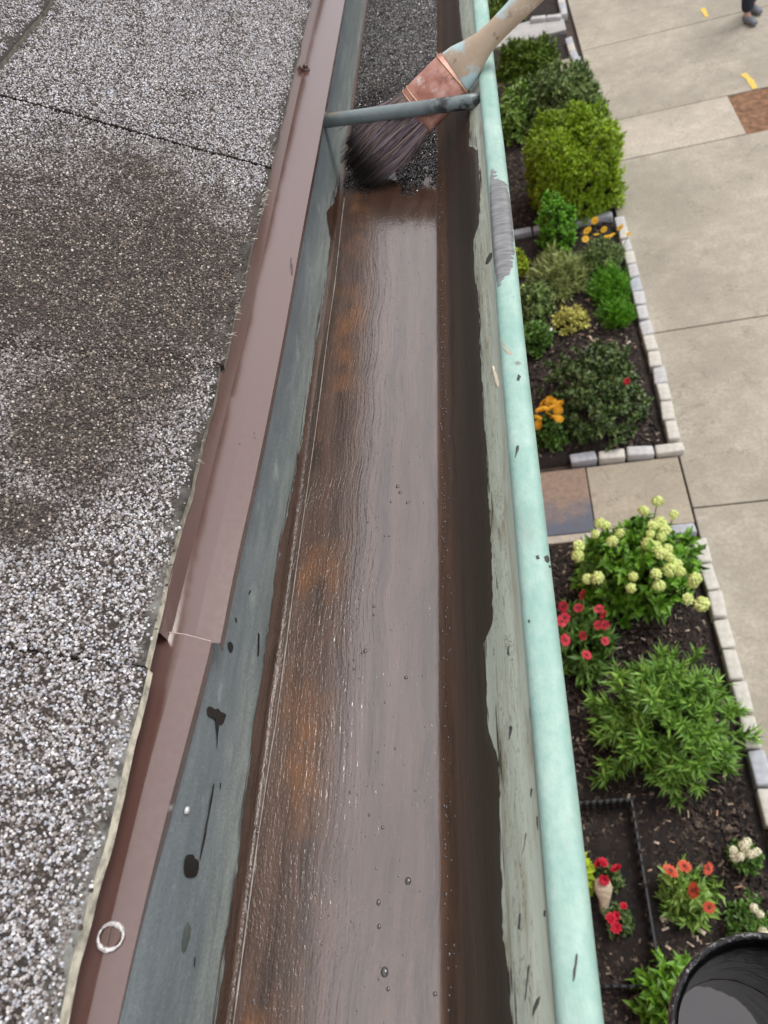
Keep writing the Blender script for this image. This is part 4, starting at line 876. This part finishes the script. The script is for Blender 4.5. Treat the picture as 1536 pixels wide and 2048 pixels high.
for c_ in [[(1033, 893), (1040, 889), (1039, 900), (1033, 912), (1030, 918), (1033, 905)], [(1038, 748), (1044, 752), (1040, 762), (1035, 760)], [(1072, 1112), (1078, 1110), (1080, 1118), (1074, 1119)], [(1087, 1113), (1096, 1110), (1100, 1118), (1097, 1128), (1090, 1122)], [(1098, 1130), (1103, 1131), (1102, 1136), (1098, 1135)], [(1150, 1905), (1153, 1907), (1147, 1962), (1142, 1965), (1144, 1935)], [(1057, 1239), (1061, 1241), (1059, 1246), (1056, 1244)], [(1020, 1402), (1060, 1410), (1021, 1420)][:0] or [(1056, 1415), (1059, 1417), (1057, 1438), (1055, 1434)]]:
    blob(c_, 'B', MDIRT, 'dirt_mark', .0003)
blob([(1003, 684), (1008, 686), (1028, 704), (1026, 710), (1015, 706), (1006, 696)], 'B', simple('tan_scrape', (.40, .33, .26), .6), 'scrape_mark', .0003)
blob([(370, 1614), (374, 1612), (376, 1620), (372, 1630), (368, 1626)], 'L', simple('clear_drop', (.5, .5, .52), .08, ior=1.8), 'water_drop', .0016)
for c_ in [[(581, 516), (583, 514), (583, 535), (580, 538)], [(386, 1106), (388, 1088), (389, 1096)], [(265, 1545), (285, 1555), (296, 1562), (284, 1558)], [(479, 886), (481, 887), (480, 889), (478, 888)], [(508, 865), (510, 866), (509, 868), (507, 867)]]:
    o = blob(c_, 'S', MDIRT, 'dirt_mark', .0003)
# grey brushed smear on the bead
d = Nd('grey_brushed_paint'); n = d.noise(420, 4, vec=d.map((.12, 1, .3))); c = d.mix(d.ramp(n, [(.3, 0.0), (.7, 1.0)]), (.11, .115, .12), (.25, .26, .265))
MSM = d.P(col=c, rough=.35, nrm=d.bump(n, .0006))
def beadhit(u, v):
    d_ = ray(u, v); k_ = d_[0]/d_[2]; a_ = min(np.linspace(0, math.pi, 300), key=lambda a_: abs(bxz(a_, BRD)[0]/bxz(a_, BRD)[1]-k_)); return a_, d_[1]/d_[2]*bxz(a_, BRD)[1]
SR = [(987, 337), (1000, 360), (1012, 372), (1020, 385), (1024, 410), (1026, 450), (1028, 490), (1030, 505), (1026, 530), (1020, 545), (1008, 560), (1002, 575)]; SLf = [(981, 337), (979, 400), (982, 450), (985, 500), (990, 540), (996, 575)]
sr = sorted([beadhit(*p)[::-1] for p in SR]); sl_ = sorted([beadhit(*p)[::-1] for p in SLf])
y0s, y1s = max(sr[0][0], sl_[0][0]), min(sr[-1][0], sl_[-1][0]); ysm = np.arange(y0s, y1s, .0009); V = []
ar = np.interp(ysm, [p[0] for p in sr], [p[1] for p in sr]); al = np.interp(ysm, [p[0] for p in sl_], [p[1] for p in sl_])
saw = (np.abs(((ysm/.0065) % 1)-.5)*2)**2; ar = ar+saw*.34*np.abs(vnoise(ysm*120, 4, 1.4))+vnoise(ysm*260, 6, .10); al = al+vnoise(ysm*200, 7, .05)
ar = np.minimum(ar, al-.02)
for y, a, b in zip(ysm, al, ar):
    V.append([bead_pt(y, a+(b-a)*t, BRD+.00014*(1 if 0 < t < 1 else .2)) for t in np.linspace(0, 1, 12)])
mesh('grey_smear', np.array(V).reshape(-1, 3), grid_faces(len(ysm), 12), MSM, gut, smooth=True, world=True)
# hanger rod
ra_, rb_ = atc(628, 245, -.378), atc(964, 200, -.3735); mb = MB(); print('rod', ra_, rb_)
pts = [ra_+(rb_-ra_)*t for t in np.linspace(0, 1, 12)]; mb.tube(pts, .0076, 20)
d = Nd('painted_rod'); n = d.noise(60, 5); n2 = d.noise(26, 4, vec=d.map((.6, 1, 1)))
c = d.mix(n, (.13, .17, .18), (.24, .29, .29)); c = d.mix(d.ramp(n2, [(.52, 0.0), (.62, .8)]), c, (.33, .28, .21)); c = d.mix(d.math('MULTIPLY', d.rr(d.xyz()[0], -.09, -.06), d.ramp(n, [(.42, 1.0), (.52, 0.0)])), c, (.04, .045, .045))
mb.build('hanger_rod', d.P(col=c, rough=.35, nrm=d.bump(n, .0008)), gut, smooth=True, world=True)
# wet grit heaped beyond the brush
yg0 = on_plane(800, 400, (0, 0, H+ZF), hz)[1]
def grit(N, ya, yb, seed, size, dens):
    r = np.random.default_rng(seed); y = ya+(yb-ya)*r.uniform(0, 1, N); x = r.uniform(-.193, FR+.004, N)
    edge = ya+.0+vnoise(x*60, 3, .03)+.03*(x < -.13); pr = np.clip((y-edge)/.06, 0, 1)*dens; k = r.uniform(0, 1, N) < pr; x, y = x[k], y[k]; n = len(x)
    R_ = r.uniform(*size, n); z = H+ZF+.0016+r.uniform(0, .0012, n); base = np.stack([x, y, z], -1); V = []
    th = r.uniform(0, 6.28, n)
    for sc_, zz in ((1, -.2), (.65, .9)):
        for q in range(5):
            an = th+q*1.2566+r.uniform(-.3, .3, n); rr_ = R_*sc_*r.uniform(.7, 1.2, n); V.append(base+np.stack([np.cos(an)*rr_, np.sin(an)*rr_, R_*zz*r.uniform(.5, 1, n)], -1))
    V = np.stack(V, 1).reshape(-1, 3); b = np.arange(n)[:, None, None]*10
    Q = (b+np.array([[q, (q+1) % 5, 5+(q+1) % 5, 5+q] for q in range(5)]+[[5, 6, 7, 8]])[None]).reshape(-1, 4); return V, Q
V, Q = grit(42000, yg0, 1.7, 5, (.0007, .0016), .95)
tag(mesh('wet_grit', V, Q, MGR), 'wet dark roof grit covering the gutter floor beyond the brush', 'grit', kind='stuff')

# ================================================================== BRUSH
Tp = Vector(atc(712, 348, ZF+.012)); Nk = Vector(atc(962, 92, -.3405)); ax = (Nk-Tp).normalized(); vw = (Vector((0, 0, H))-(Tp+Nk)/2).normalized()
wd = ax.cross(vw).normalized(); tn = wd.cross(ax).normalized(); rotm = Matrix.Rotation(math.radians(-22), 3, ax); wd = rotm @ wd; tn = rotm @ tn
def along(u, v):                                            # distance from tip of the axis point nearest the photo ray
    d_ = Vector(ray(u, v)).normalized(); o_ = Vector((0, 0, H)); w0 = Tp-o_; b_ = ax.dot(d_); return (b_*w0.dot(d_)-w0.dot(ax))/(1-b_*b_)
LB_, LFe, LE = along(838, 232), along(912, 148), along(1100, -40); print('brush', LB_, LFe, LE, 'z at ferrule', (Tp+ax*LB_).z-H)
br = empty('paint_brush', tuple(Tp)); tag(br, 'old wide paint brush with copper ferrule spreading dark coating in the gutter', 'brush')
BW, BT = .0275, .0078
def loft(sec, mats, name, n=28, p=2.6, cap=True):
    mb = MB(); V = []
    for (l, a, b) in sec:
        for k in range(n):
            t = 2*math.pi*k/n; cx_, sx_ = math.cos(t), math.sin(t)
            V.append(ax*l+wd*(a*math.copysign(abs(cx_)**(2/p), cx_))+tn*(b*math.copysign(abs(sx_)**(2/p), sx_)))
    Fs = [(i*n+k, i*n+(k+1) % n, (i+1)*n+(k+1) % n, (i+1)*n+k) for i in range(len(sec)-1) for k in range(n)]
    if cap: Fs += [tuple(range(n-1, -1, -1)), tuple(range((len(sec)-1)*n, len(sec)*n))]
    mb.add(V, Fs); return mb.build(name, mats, br, smooth=True)
d = Nd('copper_ferrule_metal'); n = d.noise(60, 5); n2 = d.noise(38, 6, rough=.7, vec=d.map((1, 1, 1), loc=(2, 2, 2))); c = d.mix(d.ramp(n, [(.35, 0.0), (.7, 1.0)]), (.34, .13, .09), (.60, .34, .28)); c = d.mix(d.ramp(n2, [(.54, 0.0), (.62, .85)]), c, (.10, .08, .075)); c = d.mix(d.ramp(n2, [(.34, .7), (.40, 0.0)]), c, (.62, .60, .56)); MFE = d.P(col=c, rough=.4, metal=.15, nrm=d.bump(n, .001))
fe = loft([(LB_-.002, BW, BT), (LB_+.006, BW*1.01, BT*1.03), (LFe-.012, BW*.98, BT*1.05), (LFe, BW*.95, BT*1.1)], MFE, 'ferrule')
mb = MB(); MGD = simple('brass_wire', (.55, .38, .22), .35, metal=.5)
for l in (LB_+.003, LB_+.009, LFe-.003):
    ring = [ax*(l+.0015*math.sin(t*2))+wd*(BW*1.02*math.copysign(abs(math.cos(t))**.77, math.cos(t)))+tn*(BT*1.1*math.copysign(abs(math.sin(t))**.77, math.sin(t))) for t in [2*math.pi*k/40 for k in range(41)]]
    mb.tube(ring, .00055, 6, cap=False)
o = mb.build('wire_band', MGD, fe, smooth=True)
d = Nd('worn_wood_handle'); n = d.noise(20, 6, rough=.7); n2 = d.noise(14, 5, vec=d.map((1, 1, 1), loc=(1.7, .3, 0)))
c = d.mix(n, (.36, .27, .18), (.52, .42, .31)); c = d.mix(d.ramp(n2, [(.50, 0.0), (.55, .9)]), c, (.42, .60, .63)); c = d.mix(d.ramp(n, [(.62, 0.0), (.68, .7)]), c, (.68, .64, .55)); c = d.mix(d.ramp(d.noise(70, 5), [(.28, .7), (.36, 0.0)]), c, (.12, .08, .05))
L3 = LE-LFe
loft([(LFe-.002, BW*.88, BT*1.0), (LFe+.002, BW*.9, BT*1.12), (LFe+.012, BW*.82, BT*1.2), (LFe+.026, BW*.62, BT*1.15), (LFe+.040, BW*.46, BT*1.12), (LFe+.055, BW*.41, BT*1.12), (LFe+L3*.6, BW*.42, BT*1.15), (LFe+L3*.85, BW*.46, BT*1.2), (LE, BW*.5, BT*1.2), (LE+.03, BW*.5, BT*1.2), (LE+.04, BW*.3, BT*.8)], d.P(col=c, rough=.5, nrm=d.bump(n, .0015)), 'handle', p=2.2)
mb = MB(); d = Nd('wet_bristles'); g = d.n('ShaderNodeNewGeometry').outputs['Random Per Island']
dist = d.n('ShaderNodeVectorMath', {0: d.o, 1: tuple(ax)}, operation='DOT_PRODUCT').outputs['Value']
c = d.ramp(g, [(0, (.06, .045, .05)), (.4, (.24, .19, .21)), (.8, (.50, .43, .47)), (1, (.42, .30, .18))]); c = d.mix(d.rr(dist, .012, .050, .95, 0), c, (.012, .010, .009))
MBRI = d.P(col=c, rough=.3)
clp = [(random.uniform(.84, 1.04), random.gauss(0, .0035), random.gauss(0, .002)) for _ in range(17)]
for i in range(3000):
    a = random.uniform(-1, 1); ck = clp[int((a+1)*8)]; ac = (int((a+1)*8)+.5)/8-1; b = random.uniform(-1, 1); st = ax*LB_+wd*a*BW*.95+tn*b*BT*.9
    L = LB_*ck[0]*random.uniform(.86, 1.05); sp_ = 1.02; lean = random.gauss(0, .003)+ck[1]+(ac-a)*BW*.7*random.random()+(random.gauss(0, .012) if random.random() < .06 else 0)
    en = ax*(LB_-L)+wd*(a*BW*sp_+lean)+tn*(b*BT*1.7+random.gauss(0, .003)); mid = (st+en)/2+wd*a*.004+tn*.003
    # bristle ends rest on the floor
    zf = H+ZF+.0015-Tp.z
    if en.z < zf: en = en+Vector((-(zf-en.z)*.5, 0, zf-en.z))
    mb.tube([st, mid, en], [.00050, .00042, .00018], 3, cap=False)
mb.build('bristles', MBRI, br)

# ================================================================== BUCKET
zb = -.60
c0 = atc(1570, 2112, zb); Rb = abs(atc(1338, 2085, zb)[0]-c0[0]); print('bucket', c0, Rb)
bk = empty('paint_bucket', (c0[0], c0[1], H+zb-.19)); tag(bk, 'black bucket of dark liquid coating at the bottom right corner', 'bucket')
def lathe(pr, name, m_, n=72, jit=0, parent=None):
    V = []
    for (r_, z_) in pr:
        for k in range(n):
            a = 2*math.pi*k/n; j = 1+jit*math.sin(k*2.3)*math.sin(k*.7); V.append((math.cos(a)*r_*j, math.sin(a)*r_*j, z_))
    Fs = [(i*n+k, i*n+(k+1) % n, (i+1)*n+(k+1) % n, (i+1)*n+k) for i in range(len(pr)-1) for k in range(n)]
    return mesh(name, V, Fs, m_, parent or bk, smooth=True)
d = Nd('crusted_black_plastic'); n = d.noise(260, 5, rough=.7); MBL = d.P(col=d.mix(d.ramp(n, [(.52, 0.0), (.62, 1.0)]), (.012, .012, .014), (.30, .30, .31)), rough=.32, nrm=d.bump(n, .002))
MBI = simple('wet_black_inside', (.004, .004, .005), .22, var=.5, sc=22, bump=.004, ior=1.3, spec=.25)
lathe([(Rb*.80, -.07), (Rb*.86, .0), (Rb*.93, .15), (Rb*.965, .168)], 'body', MBL)
lathe([(Rb*.965, .168), (Rb*1.0, .172), (Rb*1.0, .186), (Rb*.985, .1905), (Rb*.955, .1905), (Rb*.94, .186)], 'rim', MBL, jit=.004)
lathe([(Rb*.94, .186), (Rb*.925, .178), (Rb*.90, .172), (Rb*.885, .160), (Rb*.85, .08), (Rb*.79, -.06)], 'inner_wall', MBI, jit=.006)
V = [(0, 0, -.03)]; n = 72
for r_ in (.35, .7, .795):
    for k in range(n): V.append((math.cos(2*math.pi*k/n)*Rb*r_, math.sin(2*math.pi*k/n)*Rb*r_, -.03))
Fs = [(0, 1+k, 1+(k+1) % n) for k in range(n)]+[(1+i*n+k, 1+(i+1)*n+k, 1+(i+1)*n+(k+1) % n, 1+i*n+(k+1) % n) for i in range(2) for k in range(n)]
Fs = [f if len(f) == 3 else f for f in Fs]
mesh('liquid', V, Fs, simple('liquid_coating', (.010, .012, .017), .03, ior=2.2, bump=.0004, sc=8), bk, smooth=True)
mb = MB(); hh = [(math.cos(t)*Rb*1.02, -.02-math.sin(t)*.035, .168+math.sin(t)*.135) for t in np.linspace(0, math.pi, 20)]; mb.tube(hh, .0018, 6)
tp_ = Vector(hh[10]); hkx = BC-c0[0]; hkz = (BZ+BRD+.004)-(zb-.19)
mb.build('bail_handle', simple('steel_wire', (.4, .4, .4), .3, metal=.9), bk, smooth=True)
mb = MB(); mb.tube([tp_+Vector((0, 0, -.006)), tp_+Vector((0, 0, .012)), Vector((tp_.x*.5+(hkx+.02)*.5, tp_.y, max(tp_.z, hkz)+.01)), Vector((hkx+.014, tp_.y, hkz+.008)), Vector((hkx, tp_.y, hkz+.003)), Vector((hkx-.012, tp_.y, hkz-.006))], .0025, 8)
o = mb.build('bucket_hook', simple('hook_steel', (.35, .35, .36), .35, metal=.9), smooth=True); o.location = bk.location; tag(o, 'steel hook over the gutter edge carrying the black bucket', 'hook')
print('objects', len(bpy.data.objects))
